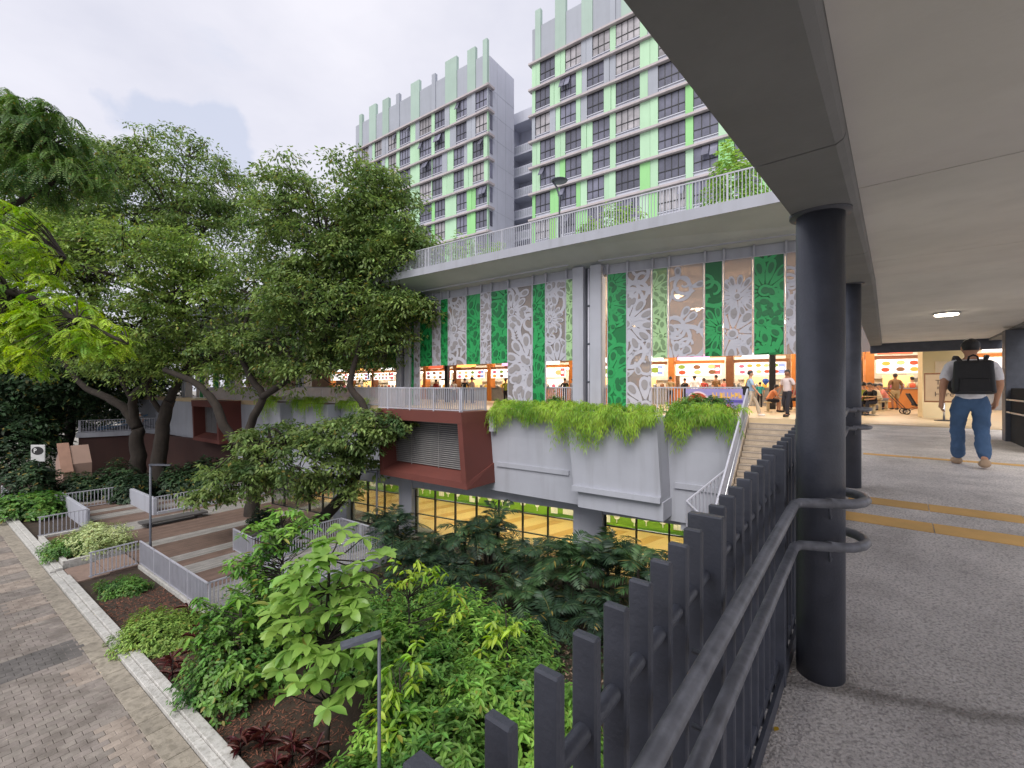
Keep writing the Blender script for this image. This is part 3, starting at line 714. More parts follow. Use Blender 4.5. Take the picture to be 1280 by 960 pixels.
for xs in (SX0-.14, SX1+.02):
    MB().prism([(xs, SY, FZ-.75), (xs, yl, zl-.5), (xs+.12, yl, zl-.5), (xs+.12, SY, FZ-.75)], [(xs, SY, FZ+.06), (xs, yl, zl+.16), (xs+.12, yl, zl+.16), (xs+.12, SY, FZ+.06)]).build('stringer', STEP, st, M=FL)
def P3(x, y, z): return FL @ Vector((x, y, z))
railing('stair_railing', 'pale metal railing on the planter side of the stair', [P3(SX0-.08, SY+.1, FZ+.02), P3(SX0-.08, yl, zl+.1)], h=1.0, group='stair railings', m=WHITEPAINT)
railing('stair_railing', 'pale metal railing on the walkway side of the stair', [P3(SX1+.08, SY+.4, FZ+.02), P3(SX1+.08, yl, zl+.1)], h=1.0, group='stair railings', m=WHITEPAINT)
railing('landing_railing', 'pale metal railing sloping down beside the stair landing', [P3(SX0-.10, SY-3.4, 4.65), P3(SX0-1.0, SY-4.4, 3.75), P3(SX0-.3, SY-5.6, 3.7)], h=1.0, group='stair railings', m=WHITEPAINT)
for xs, dx in ((SX0+.04, 1), (SX1-.04, -1)):
    t = thing('stair_handrail', 'slim steel handrail tube on the %s side of the stair' % ('planter' if dx > 0 else 'walkway'), 'handrail', P3(xs, SY, FZ+.9))
    MB().tube([P3(xs, SY+.2, FZ+.88), P3(xs, SY, FZ+.86), P3(xs, yl, zl+.92)], .02, 10).build('tube', STEEL, t)
# ================================================================== residential towers on the podium
TW_GREY = mat('grey tower cladding', S(156, 160, 170), .65, .06, .4, obj_rand=.05, streak=.15, streak_col=S(110, 112, 118))
TW_SIDE = mat('pale grey tower side wall', S(186, 188, 200), .65, .06, .3, streak=.2, streak_col=S(140, 142, 150))
TW_PALE = mat('pale green cladding', S(170, 204, 172), .6, .05, .4, obj_rand=.06, streak=.12, streak_col=S(140, 160, 142))
TW_MID = mat('mid green cladding', S(142, 198, 132), .6, .05, .4, obj_rand=.07)
TW_BRIGHT = mat('bright green cladding', S(136, 196, 104), .6, .05, .4, obj_rand=.07)
TW_LEDGE = mat('pinkish grey ledge', S(178, 168, 170), .7, .08, .6, streak=.3, streak_col=S(110, 104, 104))
TW_GLASS = mat('dark tower glass', S(104, 104, 120), .14, .35, .45, spec=.8, obj_rand=.4)
TW_FIN = mat('pale grey green fin', S(158, 178, 168), .6, .06, .4, obj_rand=.06, streak=.2, streak_col=S(130, 146, 136))
TW_CURT = mat('curtained tower window', S(150, 146, 150), .3, .3, .9, spec=.6, obj_rand=.3)
TW_DARK = mat('dark grey recess', S(70, 70, 76), .8, .1)
TOPZ, FH = 46.45, 3.1
_wm = {}
def win_meshes(w):
    w = round(w, 1)
    if w not in _wm:
        h = 2.25; n = 3 if w < 2.3 else 4
        pane = MB().box((.04, -.02, .04), (w-.04, 0, h-.04)).mesh('pane'); pane.materials.append(TW_GLASS)
        fr = MB().box((0, -.07, 0), (w, .02, .06)).box((0, -.07, h-.06), (w, .02, h)).box((.0, -.06, .82), (w, .02, .90))
        for i in range(n+1):
            x = w*i/n; fr.box((max(0, x-.035), -.065, .0), (min(w, x+.035), .02, h))
        fr = fr.mesh('frame'); fr.materials.append(BLACKMETAL)
        sill = MB().box((-.05, -.12, -.09), (w+.05, .02, -.0)).mesh('sill'); sill.materials.append(TW_SIDE)
        sash = MB().box((0, -.02, -1.25), (w/n-.08, .02, 0)).mesh('open_sash'); sash.materials.append(TW_GLASS)
        curt = pane.copy(); curt.materials.clear(); curt.materials.append(TW_CURT)
        _wm[w] = (pane, fr, sill, sash, h, n, w, curt)
    return _wm[w]
def tower(label, F_, wins, shift_rows, x_lo, x_hi, fins, floors, depth, seed, wrap):
    """wins: window spans in local x on the front plane y=0 (front faces -y)"""
    R = random.Random(seed); t = thing('residential_tower', label, 'building', F_ @ Vector(((x_lo+x_hi)/2, 0, 14.3)), 'residential towers')
    MB().box((x_lo, .3, 14.3), (x_hi, depth, TOPZ+4.1)).build('side_wall', TW_SIDE, t, M=F_)
    for k in range(floors):
        z1 = TOPZ-FH*k; z0 = z1-FH
        MB().box((x_lo-.35 if wrap < 0 else x_lo, -.42, z1-.10), (x_hi+.35 if wrap > 0 else x_hi, .29, z1+.12)).build('ledge', TW_LEDGE, t, M=F_)
        sh = shift_rows[k % len(shift_rows)]
        segs = []
        for i, (a, b) in enumerate(wins):
            d = sh if i < 3 or i > 5 else 0
            segs.append((a+d, b+d))
        segs.sort(); x = x_lo
        for (a, b) in segs+[(x_hi, x_hi)]:
            if a-x > .12:          # cladding between windows
                parts = [(x, a)] if a-x < 1.1 else [(x, x+(a-x)*R.uniform(.4, .6)), None]
                if parts[-1] is None: parts[-1] = (parts[0][1], a)
                for (p0, p1) in parts:
                    g = k/floors-.06+R.uniform(-.26, .26)
                    m = TW_GREY if g < -.02 else TW_PALE if g < .42 else TW_MID if g < .78 else TW_BRIGHT
                    yo = R.choice((-.10, -.06, -.14))
                    MB().box((p0+.015, yo, z0+.16), (p1-.015, .28, z1-.13)).build('cladding_panel', m, t, M=F_)
            if b > a:
                pane, fr, sill, sash, h, n, w, curt = win_meshes(b-a)
                zz = z1-.16-h; wn = put('window', None, t, M=F_ @ Matrix.Translation((a, .02, zz)))
                pn = pane if R.random() > .24 else curt; put('pane', pn, wn, M=wn.matrix_basis); put('frame', fr, wn, M=wn.matrix_basis); put('sill', sill, wn, M=wn.matrix_basis)
                MB().box((a+.01, .0, z0+.16), (b-.01, .28, zz-.1)).build('spandrel', TW_SIDE, wn, M=F_)
                if R.random() < .22:
                    for q in range(R.randint(1, 2)):
                        i = R.randrange(n)
                        put('open_sash', sash, wn, M=F_ @ Matrix.Translation((a+w*i/n+.04, -.07, zz+h-.05)) @ Matrix.Rotation(-R.uniform(.3, .6), 4, 'X'))
            x = b
    # parapet: grey sheets with taller fins in front
    xs = sorted(fins); x = x_lo
    for (a, b, hh, g) in xs+[(x_hi, x_hi, 0, 0)]:
        if a-x > .1: MB().box((x+.02, -.05, TOPZ+.17), (a-.02, .28, TOPZ+4.2)).build('parapet_panel', TW_GREY, t, M=F_)
        if b > a: MB().box((a, -.16, TOPZ+.17), (b, .28, TOPZ+4.2+hh)).build('parapet_fin', TW_FIN if g else TW_GREY, t, M=F_)
        x = b
    return t
FT2 = frame(2.4, 53.4, .814, -.581)
w2 = [(1.18, 3.18), (4.54, 6.55), (7.91, 9.9), (10.58, 13.17), (15.05, 17.66), (18.4, 20.6), (22.6, 24.6), (26, 28.6)]
def xt2(u):
    k = (u-640)/F_PX; return (53.4*k-2.4)/(.814+.581*k)
f2 = [(xt2(640+.2917*a), xt2(640+.2917*b), h, g) for a, b, h, g in ((102, 125, 2.0, 1), (187, 232, 2.3, 1), (300, 347, 2.6, 1), (422, 445, 1.7, 0), (470, 520, 2.4, 1), (600, 640, 2.0, 1), (700, 760, 2.4, 1))]
tower('taller green and grey tower whose top is cut by the canopy beam', FT2, w2, (0, -.66, -.66, 0, 0, -.66, -.66, 0), .05, 33, f2, 10, 14, 5, -1)
FT1 = frame(-3.06, 57.0, .814, -.581)
w1 = [(-a, -b) for b, a in ((.14, 2.0), (3.52, 5.38), (7.5, 9.45), (10.1, 12.5), (14.5, 16.8), (17.5, 19.4), (20.9, 22.6), (24.1, 25.9))]
def xt1(u):
    k = (u-640)/F_PX; return -(-3.06-57*k)/(.814+.581*k)
f1 = [(xt1(420+a/3), min(-.05, xt1(420+b/3)), h, g) for a, b, h, g in ((553, 569, 1.9, 1), (495, 525, 1.7, 1), (412, 455, 1.9, 1), (362, 375, 1.2, 0), (283, 315, 1.6, 1), (228, 240, 1.3, 0), (177, 200, 1.6, 1), (127, 152, 1.8, 1), (90, 100, 1.4, 1))]
t1 = tower('lower green and grey tower with jagged parapet fins above the trees', FT1, w1, (0, 0, -.5, -.5, 0, 0), -27.6, 0, f1, 10, 5.75, 9, 1)
# flank details of the lower tower: ledge returns, corner windows, thin panel joints
for k in range(10):
    z1 = TOPZ-FH*k
    MB().box((.004, -.42, z1-.12), (.36, .95, z1+.16)).build('ledge_return', TW_LEDGE, t1, M=FT1)
    MB().box((.003, .32, z1-2.2), (.05, .88, z1-.3)).build('corner_pane', TW_GLASS, t1, M=FT1)
    MB().box((.001, 1.2, z1-.02), (.012, 5.7, z1+.01)).build('wall_joint', TW_GREY, t1, M=FT1)
for y in (1.9, 3.8): MB().box((.001, y, 14.4), (.012, y+.03, TOPZ+4.0)).build('wall_joint', TW_GREY, t1, M=FT1)
# stair and lift block between the towers
lk = thing('link_block', 'grey link block of open corridors between the two towers', 'building', (1.6, 66, 14.3))
FK = frame(-.6, 65.6, .814, -.581)
MB().box((-.5, 2.2, 14.3), (9, 2.5, TOPZ)).build('back_wall', TW_SIDE, lk, M=FK)
MB().box((-.5, -.1, TOPZ-.4), (9, 2.2, TOPZ+1.2)).build('roof_slab', TW_SIDE, lk, M=FK)
MB().box((-.5, 0, 14.3), (.55, 2.2, TOPZ-.41)).build('end_wall', TW_SIDE, lk, M=FK)
for k in range(10):
    z = TOPZ-1.6-FH*(k+1)
    MB().box((.56, 0, z-.2), (9, 2.19, z)).build('corridor_slab', TW_SIDE, lk, M=FK)
    p = MB().box((.56, -.06, z-.25), (9, .06, z+1.1)).build('corridor_parapet', TW_SIDE, lk, M=FK)
    mb = MB()
    for i in range(16): mb.box((.7+i*.3, -.09, z+.05), (.86+i*.3, -.061, z+.95))
    mb.build('ribbing', TW_GREY, p, M=FK)
# lamp post on the roof terrace
def street_lamp(label, base, h, arm, group, m=DARKSTEEL, r=.04, head=(.5, .16, .05)):
    t = thing('street_lamp', label, 'lamp post', base, group); b = Vector(base); a = Vector(arm).normalized()
    MB().lathe([(r*1.2, 0), (r*1.2, .3), (r, .32), (r, h)], b, 14).build('pole', m, t)
    MB().lathe([(r*2.6, 0), (r*2.6, .02)], b, 14).build('base_plate', m, t)
    ang = math.atan2(a.y, a.x); Mh = Matrix.Translation(b+Vector((0, 0, h-.03))) @ Matrix.Rotation(ang, 4, 'Z') @ Matrix.Rotation(.06, 4, 'Y')
    hd = MB().prism([(-r, -head[1]*.35, 0), (head[0]*.35, -head[1]/2, 0), (head[0], -head[1]/2, 0), (head[0], head[1]/2, 0), (head[0]*.35, head[1]/2, 0), (-r, head[1]*.35, 0)],
               [(-r, -head[1]*.33, head[2]), (head[0]*.35, -head[1]*.45, head[2]), (head[0]*.98, -head[1]*.45, head[2]*.7), (head[0]*.98, head[1]*.45, head[2]*.7), (head[0]*.35, head[1]*.45, head[2]), (-r, head[1]*.33, head[2])])
    hd = hd.build('lamp_head', m, t, M=Mh)
    MB().box((head[0]*.4, -head[1]*.4, -.008), (head[0]*.95, head[1]*.4, -.001)).build('lens', mat('lamp lens', S(120, 122, 130), .25), hd, M=Mh)
    return t
tb = wpt(FR, -1.6, -2.2, 14.3); tp = at(703, 280, 19.0)
t = thing('terrace_lamp', 'slim terrace lamp with a disc head in front of the taller tower', 'lamp post', (tp.x, tp.y+1.2, 14.3))
bx = Vector((tp.x, tp.y+1.2, 14.3))
MB().tube([bx, bx+Vector((0, 0, 2.3)), bx+Vector((-.12, 0, 2.75)), bx+Vector((-.3, 0, 3.0))], .04, 10).build('pole', DARKSTEEL, t)
MB().lathe([(.10, -.03), (.36, 0), (.38, .03), (.1, .09)], bx+Vector((.0, 0, 3.02)), 20).build('lamp_head', DARKSTEEL, t)
# ================================================================== ground, path, kerb, deck
FP = frame(0, 0, .81, -.586)          # garden grid: x along the kerb (to the right), y away from the path
GSOIL = mat('garden soil', S(58, 46, 36), .95, .35, 2.0, bump=.8, bscale=18, speck=.5, speck_scale=30, speck_col=S(40, 34, 26))
mb = MB(); mb.add([(-900, -900, -.16), (900, -900, -.16), (900, 900, -.16), (-900, 900, -.16)], [(0, 1, 2, 3)])
mb.build('ground', mat('distant ground', S(140, 136, 128), .95, .2, .2), kind='structure')
MB().box((-60, 4.3, -.15), (20, 26, -.02)).build('garden_bed', GSOIL, M=FP, kind='structure')
PATHJ = mat('dark joint sand', S(70, 62, 56), .95, .2, 6)
path = MB().box((-70, -12, -.15), (10, 3.35, -.035)).build('paved_path', PATHJ, M=FP, kind='structure')
PV = [mat('brownish paver', S(128, 120, 114), .85, .16, 5, bump=.5, bscale=55, obj_rand=.12, hue=.01, speck=.5, speck_scale=1.6, speck_col=S(92, 84, 78)),
      mat('dark grey paver', S(96, 92, 90), .85, .16, 5, bump=.5, bscale=55, obj_rand=.12, speck=.5, speck_scale=1.6, speck_col=S(64, 62, 60)),
      mat('pinkish stone slab', S(146, 134, 124), .8, .18, 4, bump=.3, bscale=45, obj_rand=.10, speck=.5, speck_scale=1.6, speck_col=S(108, 96, 88))]
PVI = [mat('brownish pavers', S(128, 120, 114), .85, .16, 5, bump=.5, bscale=55, island=.12, hue=.01, speck=.5, speck_scale=1.6, speck_col=S(92, 84, 78)),
       mat('dark grey pavers', S(96, 92, 90), .85, .16, 5, bump=.5, bscale=55, island=.12, speck=.5, speck_scale=1.6, speck_col=S(64, 62, 60)),
       mat('pinkish stone slabs', S(146, 134, 124), .8, .18, 4, bump=.3, bscale=45, island=.1, speck=.5, speck_scale=1.6, speck_col=S(108, 96, 88))]
PW, PD_ = .20, .30          # course width along x, paver length along y
me_p = MB().box((.004, .004, -.06), (PW-.004, PD_-.004, 0), bev=.008).mesh('paver')
me_k = []
for m in PV:
    q = me_p.copy(); q.materials.append(m); me_k.append(q)
def band(x, y):
    f = math.sin(x*.9)+.5*math.sin(x*.37+1)
    if -19.6 < x < -18.2: return 1
    if y > 2.55 and (-17.6 < x < -16.4 or -14.0 < x < -11.0): return 2
    if x < -22 and y > 2.2: return 2 if int(x*.8) % 2 else 0
    if x < -24: return 1 if int((x+y)*.5) % 3 == 0 else 0
    return 0
cells = []
x = -46.0; ci = 0
while x < -6.0:
    y = -3.0+(PD_/2 if ci % 2 else 0)
    while y < 3.3-PD_*.5:
        c = FP @ Vector((x+PW/2, y+PD_/2, 0))
        if c.y > 2:
            u = 640+F_PX*c.x/c.y; v = HOR+F_PX*CZ/c.y
            if -120 < u < 420 and v < 1040: cells.append((c.y, x, y))
        y += PD_
    x += PW; ci += 1
cells.sort()
vis = [c for c in cells if HOR+F_PX*CZ/c[0] < 965 and 640+F_PX*(FP @ Vector((c[1], c[2], 0))).x/c[0] > -8]
near = set(c for c in vis[:300]); rest = [MB(), MB(), MB()]
R = random.Random(2)
for c in cells:
    _, x, y = c; k = band(x, y); dz = R.uniform(-.004, .004)
    if c in near: put('paver', me_k[k], path, M=FP @ Matrix.Translation((x, y, dz)) @ Matrix.Rotation(R.uniform(-.006, .006), 4, 'Z'))
    else: rest[k].box((x+.004, y+.004, -.05), (x+PW-.004, y+PD_-.004, dz))
for k, mb in enumerate(rest):
    if mb.v: mb.build('paver_field', PVI[k], path, M=FP, kind='stuff')
MB().box((-60, 2.9, -.034), (10, 3.345, -.008)).build('edge_course', PVI[0], path, M=FP)
# drain slabs and kerb
KERB = mat('pale worn kerb concrete', S(178, 176, 172), .85, .15, 3, bump=.4, bscale=40, speck=.35, speck_scale=10, speck_col=S(112, 108, 98), streak=.3, streak_col=S(110, 108, 98))
SLABM = mat('stained concrete drain slab', S(142, 134, 122), .9, .2, 3, bump=.5, bscale=35, obj_rand=.12, speck=.4, speck_scale=7, speck_col=S(94, 88, 76))
drain = MB().box((-45, 3.352, -.15), (10, 3.86, -.03)).build('drain_channel', PATHJ, M=FP, kind='structure')
x = -44.0
while x < 2: MB().box((x+.006, 3.36, -.05), (x+.594, 3.85, .004+R.uniform(-.004, .006)), bev=.008).build('drain_slab', SLABM, drain, M=FP); x += .6
kerb = put('kerb', None, M=FP, kind='structure')
x = -44.0
while x < 2:
    g = x < -27.4 or x > -26.2        # gap where the steps climb to the deck
    MB().box((x+.003, 3.865, -.15), (x+1.197, 4.06, .10 if g else .03), bev=.015).build('kerb_stone', KERB, kerb, M=FP)
    MB().box((x+.003, 4.062, -.15), (x+1.197, 4.30, .16 if g else .05), bev=.015).build('kerb_stone', KERB, kerb, M=FP); x += 1.2
# --- timber deck in strips of brown and grey boards
def boards(name, c):
    m = mat(name, c, .75, .2, 2.5, bump=.15, bscale=40)
    N, L = m.node_tree.nodes, m.node_tree.links
    tc = N.new('ShaderNodeTexCoord'); sx = N.new('ShaderNodeSeparateXYZ'); L.new(tc.outputs['Object'], sx.inputs[0])
    mu = N.new('ShaderNodeMath'); mu.operation = 'MULTIPLY'; mu.inputs[1].default_value = 1/.145; L.new(sx.outputs['X'], mu.inputs[0])
    fr = N.new('ShaderNodeMath'); fr.operation = 'FRACT'; L.new(mu.outputs[0], fr.inputs[0])
    fl = N.new('ShaderNodeMath'); fl.operation = 'FLOOR'; L.new(mu.outputs[0], fl.inputs[0])
    wn = N.new('ShaderNodeTexWhiteNoise'); wn.noise_dimensions = '1D'; L.new(fl.outputs[0], wn.inputs['W'])
    gt = N.new('ShaderNodeMath'); gt.operation = 'GREATER_THAN'; gt.inputs[1].default_value = .09; L.new(fr.outputs[0], gt.inputs[0])
    mr = N.new('ShaderNodeMapRange'); mr.inputs[3].default_value = .78; mr.inputs[4].default_value = 1.12; L.new(wn.outputs['Value'], mr.inputs[0])
    m1 = N.new('ShaderNodeMath'); m1.operation = 'MULTIPLY'; L.new(mr.outputs[0], m1.inputs[0]); L.new(gt.outputs[0], m1.inputs[1])
    m2 = N.new('ShaderNodeMath'); m2.operation = 'MAXIMUM'; m2.inputs[1].default_value = .25; L.new(m1.outputs[0], m2.inputs[0])
    b = N['Principled BSDF']; src = b.inputs['Base Color'].links[0].from_socket
    mx = N.new('ShaderNodeMixRGB'); mx.blend_type = 'MULTIPLY'; mx.inputs[0].default_value = 1; L.new(src, mx.inputs[1]); L.new(m2.outputs[0], mx.inputs[2]); L.new(mx.outputs[0], b.inputs['Base Color'])
    return m
DB = boards('brown deck boards', S(110, 90, 80)); DG = boards('weathered grey deck boards', S(142, 138, 134))
deck = MB().box((-46, 6.45, -.15), (-17.8, 17.5, .08)).build('timber_deck', PATHJ, M=FP, kind='structure')
x = -17.85; i = 0
while x > -45:
    w = (2.0, 2.1, 1.3, .8, .9, 2.4, 1.0, 3.0)[i % 8]; MB().box((x-w+.01, 6.47, .081), (x-.01, 17.4, .12)).build('board_strip', (DG, DB)[i % 2], deck, M=FP); x -= w; i += 1
MB().box((-25.0, 6.30, -.15), (-17.6, 6.46, .14), bev=.01).build('edge_kerb', KERB, deck, M=FP)
MB().box((-17.79, 6.30, -.15), (-17.6, 9.4, .14), bev=.01).build('edge_kerb', KERB, deck, M=FP)
# steps from the path to the deck
for k in range(2): MB().box((-27.3, 4.32+1.05*k, -.1), (-25.1, 5.36+1.05*k, .05+.05*k), bev=.01).build('step', mat('brown step', S(128, 108, 98), .8, .2, 4), deck, M=FP)
# raised corner platform
plat = thing('corner_platform', 'pale raised platform corner with a thick white edge beside the palms', 'platform', FP @ Vector((-18.3, 11, 0)))
MB().box((-20.1, 9.4, -.1), (-16.5, 13.15, .44), bev=.02).build('edge', LIGHTWALL, plat, M=FP)
MB().box((-19.9, 9.6, .441), (-16.7, 12.95, .46)).build('board_strip', DG, plat, M=FP)
g = lambda x, y, z: FP @ Vector((x, y, z))
railing('deck_railing', 'pale baluster railing along the deck edge above the flower bed', [g(-25.0, 6.38, .14), g(-17.7, 6.38, .14), g(-17.7, 9.3, .14)], h=1.05, group='deck railings', pitch=.13)
railing('deck_railing', 'pale railing at the head of the deck steps', [g(-25.0, 4.7, .1), g(-25.0, 6.3, .14)], h=1.05, group='deck railings', pitch=.13)
railing('platform_railing', 'pale railing round the raised platform corner near the palms', [g(-16.6, 9.5, .44), g(-16.6, 13.04, .44), g(-20.0, 13.04, .44), g(-20.0, 10.2, .44)], h=1.05, group='deck railings', pitch=.12)
railing('tree_pit_railing', 'short pale railing around the pit of the middle tree', [g(-23.6, 9.6, .12), g(-21.4, 9.5, .12), g(-21.4, 11.6, .12)], h=1.05, group='deck railings', pitch=.12)
railing('back_railing', 'pale railing at the back left of the deck before dark shrubs', [g(-39.8, 5.9, .12), g(-39.6, 9.4, .12)], h=1.1, group='deck railings', pitch=.17, bar=(.03, .06))
railing('back_railing', 'pale railing in front of the rough barked tree trunk', [g(-34.0, 9.3, .12), g(-34.3, 15.0, .12)], h=1.1, group='deck railings', pitch=.17, bar=(.03, .06))
t = thing('planter_wall', 'pale low planter wall between the two back railings of the deck', 'wall', g(-36.5, 9.3, .1))
MB().box((-39.6, 9.3, .05), (-33.95, 9.5, 1.15), bev=.015).build('panel', LIGHTWALL, t, M=FP)
MB().box((-34.1, 9.5, .05), (-33.9, 16, .3), bev=.015).build('footing', LIGHTWALL, t, M=FP)
# low planter by the steps
t = thing('low_planter', 'low pale planter box with a variegated bush beside the steps', 'planter', g(-30, 5.2, 0))
for lo, hi in (((-33.2, 4.32, -.1), (-27.5, 4.5, .34)), ((-27.68, 4.501, -.1), (-27.5, 6.4, .34)), ((-33.2, 4.501, -.1), (-33.02, 6.4, .34))): MB().box(lo, hi, bev=.012).build('side_panel', KERB, t, M=FP)
MB().box((-33.0, 4.502, -.1), (-27.7, 6.4, .22)).build('soil', SOIL, t, M=FP)
railing('planter_railing', 'pale baluster railing between the two shrub planters by the path', [g(-34.0, 4.4, .1), g(-34.0, 6.4, .12)], h=1.05, group='deck railings', pitch=.16, bar=(.03, .05))
t = thing('side_panel_wall', 'pale slanted parapet at the back of the shrub planter', 'wall', g(-37, 6.4, 0))
MB().box((-41, 6.3, -.1), (-34.1, 6.46, 1.1), bev=.01).build('panel', LIGHTWALL, t, M=FP)
railing('path_railing', 'pale railing at the far left end of the path', [g(-47, 4.35, .1), g(-43.0, 4.35, .1)], h=1.05, group='deck railings', pitch=.16, bar=(.03, .05))
# benches: dark slabs on the deck
BEN = mat('dark bench slab', S(84, 82, 82), .6, .15, 3)
for (x0, y0, x1, y1, lab) in ((-31.8, 8.0, -31.0, 11.2, 'dark low bench slab on the deck behind the lamp post'), (-24.6, 10.2, -24.0, 12.6, 'dark low bench slab beside the middle tree')):
    t = thing('bench', lab, 'bench', g((x0+x1)/2, (y0+y1)/2, .12), 'deck benches')
    MB().box((x0, y0, .34), (x1, y1, .44), bev=.01).build('seat', BEN, t, M=FP)
    for yy in (y0+.25, y1-.5): MB().box((x0+.12, yy, .12), (x1-.12, yy+.25, .339)).build('leg', BEN, t, M=FP)
ar = FP.to_3x3() @ Vector((0, 1, 0)); al = FP.to_3x3() @ Vector((1, 0, 0))
b1 = at(474, 960, 7.6)
street_lamp('tall charcoal garden lamp rising among the bright leaves in front', (b1.x, b1.y, -.02), 3.82, (-1, -.5, 0), 'garden lamps', r=.03, head=(.62, .2, .06))
b2 = ground_at(188, 686, .12)
street_lamp('charcoal lamp post standing on the deck near the pale bush', (b2.x, b2.y, .12), 4.1, (1, .3, 0), 'garden lamps', r=.05, head=(.85, .2, .06))
b3 = at(471, 600, 22.5)
street_lamp('dark lamp post at the platform corner in front of the red balcony', (b3.x, b3.y, 0), 3.75, (-1, .1, 0), 'garden lamps', r=.055, head=(.9, .3, .09))
# --- far left wing: mid terrace with dark red wall, stair and sign
wing = thing('terrace_wing', 'dark red walled terrace wing with a railing at the far left', 'building', (-37, 44, 0))
wa, wb = Vector((-40.3, 41.5, 0)), Vector((-30.5, 49.5, 0))
FWG = frame(wa.x, wa.y, (wb-wa).x, (wb-wa).y); WLEN = (wb-wa).length
DRED = mat('dark oxide wall', S(74, 44, 40), .8, .15, .8, streak=.25, streak_col=S(40, 28, 26))
MB().box((0, 0, -.1), (WLEN, 9, 3.3)).build('wall', DRED, wing, M=FWG)
MB().box((-.15, -.15, 3.302), (WLEN, 9, 3.75)).build('slab_edge', LIGHTWALL, wing, M=FWG)
railing('wing_railing', 'pale railing on the dark red terrace wing', [FWG @ Vector((0, 3, 3.75)), FWG @ Vector((0, .1, 3.75)), FWG @ Vector((WLEN, .1, 3.75))], h=1.15, pitch=.2, bar=(.04, .06), group='wing railings')
MB().prism([(5.6, 1.5, 3.76), (12.8, 1.5, 7.0), (12.8, 3.4, 7.0), (5.6, 3.4, 3.76)], [(5.6, 1.5, 4.3), (12.8, 1.5, 7.6), (12.8, 3.4, 7.6), (5.6, 3.4, 4.3)]).build('stair_flight', LIGHTWALL, wing, M=FWG)
railing('wing_stair_railing', 'pale railing climbing the stair of the dark red terrace wing', [FWG @ Vector((5.6, 1.45, 4.2)), FWG @ Vector((12.8, 1.45, 7.5))], h=1.1, pitch=.25, bar=(.04, .05), group='wing railings')
BLUE = mat('blue rail paint', S(70, 120, 160), .5)
t = thing('blue_handrail', 'blue sloping handrail on the dark red terrace wing', 'handrail', FWG @ Vector((3, 1, 3.75)))
for dz in (.35, .9): MB().tube([FWG @ Vector((1.2, .9, 3.76+dz*.3)), FWG @ Vector((5.0, .9, 4.3+dz))], .05, 8).build('tube', BLUE, t)
# pink gabled stair enclosure, sign with the letter P
PINK = mat('pink beige render', S(150, 124, 112), .8, .08, .8)
pk = at(74, 590, 34)
t = thing('stair_enclosure', 'pink beige gabled stair enclosure below the dark red wing', 'shed', (pk.x, pk.y, 0))
FPK = frame(pk.x, pk.y, .81, -.586)
MB().prism([(-1.3, 0, -.1), (1.3, 0, -.1), (1.3, 1.6, -.1), (-1.3, 1.6, -.1)], [(-1.3, 0, 2.2), (1.3, 0, 2.2), (1.3, 1.6, 2.2), (-1.3, 1.6, 2.2)]).build('wall', PINK, t, M=FPK)
MB().prism([(-1.3, 0, 2.2), (1.3, 0, 2.2), (.2, 0, 3.5)], [(-1.3, 1.6, 2.2), (1.3, 1.6, 2.2), (.2, 1.6, 3.5)]).build('gable', PINK, t, M=FPK)
MB().prism([(.1, -.15, 3.6), (1.7, -.15, 1.6), (1.7, .5, 1.6), (.1, .5, 3.6)], [(.1, -.15, 3.74), (1.8, -.15, 1.7), (1.8, .5, 1.7), (.1, .5, 3.74)]).build('roof_slope', mat('salmon roof board', S(150, 116, 100), .7), t, M=FPK)
sg = at(47, 566, 31)
t = thing('parking_sign', 'white sign board with a black oval and letter P on a post', 'sign', (sg.x, sg.y, 0))
MB().tube([(sg.x, sg.y+.1, -.1), (sg.x, sg.y+.1, sg.z)], .05, 8).build('post', DARKSTEEL, t)
MB().box((sg.x-.5, sg.y, sg.z-.62), (sg.x+.5, sg.y+.06, sg.z+.55), bev=.03).build('board', mat('white sign face', S(180, 180, 180), .5), t)
ov = [(sg.x+.42*math.cos(a*PI/12), sg.z+.14+.28*math.sin(a*PI/12)) for a in range(24)]
MB().prism([(x, sg.y-.01, z) for x, z in ov], [(x, sg.y-.002, z) for x, z in ov]).build('oval', BLACKMETAL, t)
def text(s, size, M, m, parent, name='lettering'):
    c = bpy.data.curves.new(name, 'FONT'); c.body = s; c.size = size; c.align_x = 'CENTER'; c.align_y = 'CENTER'; c.extrude = .003; c.materials.append(m)
    tmp = bpy.data.objects.new('tmp', c); col.objects.link(tmp); dg = bpy.context.evaluated_depsgraph_get()
    me = bpy.data.meshes.new_from_object(tmp.evaluated_get(dg)); bpy.data.objects.remove(tmp); me.materials.clear(); me.materials.append(m)
    return put(name, me, parent, M=M)
text('P', .42, Matrix.Translation((sg.x-.16, sg.y-.018, sg.z+.14)) @ Matrix.Rotation(PI/2, 4, 'X'), mat('white lettering', (.8, .8, .8), .5), t)
# yellow striped canopy edge far left
cy = at(-34, 545, 36)
t = thing('striped_canopy', 'dark canopy with two yellow edge stripes at the far left edge', 'canopy', (cy.x, cy.y, 0))
MB().box((cy.x-6, cy.y, cy.z-.55), (cy.x+.9, cy.y+2.5, cy.z+.75)).build('fascia', BLACKMETAL, t)
for dz in (.38, -.38): MB().box((cy.x-6, cy.y-.02, cy.z+dz-.1), (cy.x+.85, cy.y-.002, cy.z+dz+.1)).build('stripe', mat('yellow stripe', S(220, 170, 70), .5), t)
for x in (-.5, -5): MB().box((cy.x+x-.1, cy.y+.3, -.15), (cy.x+x+.1, cy.y+.5, cy.z-.5)).build('post', DARKSTEEL, t)
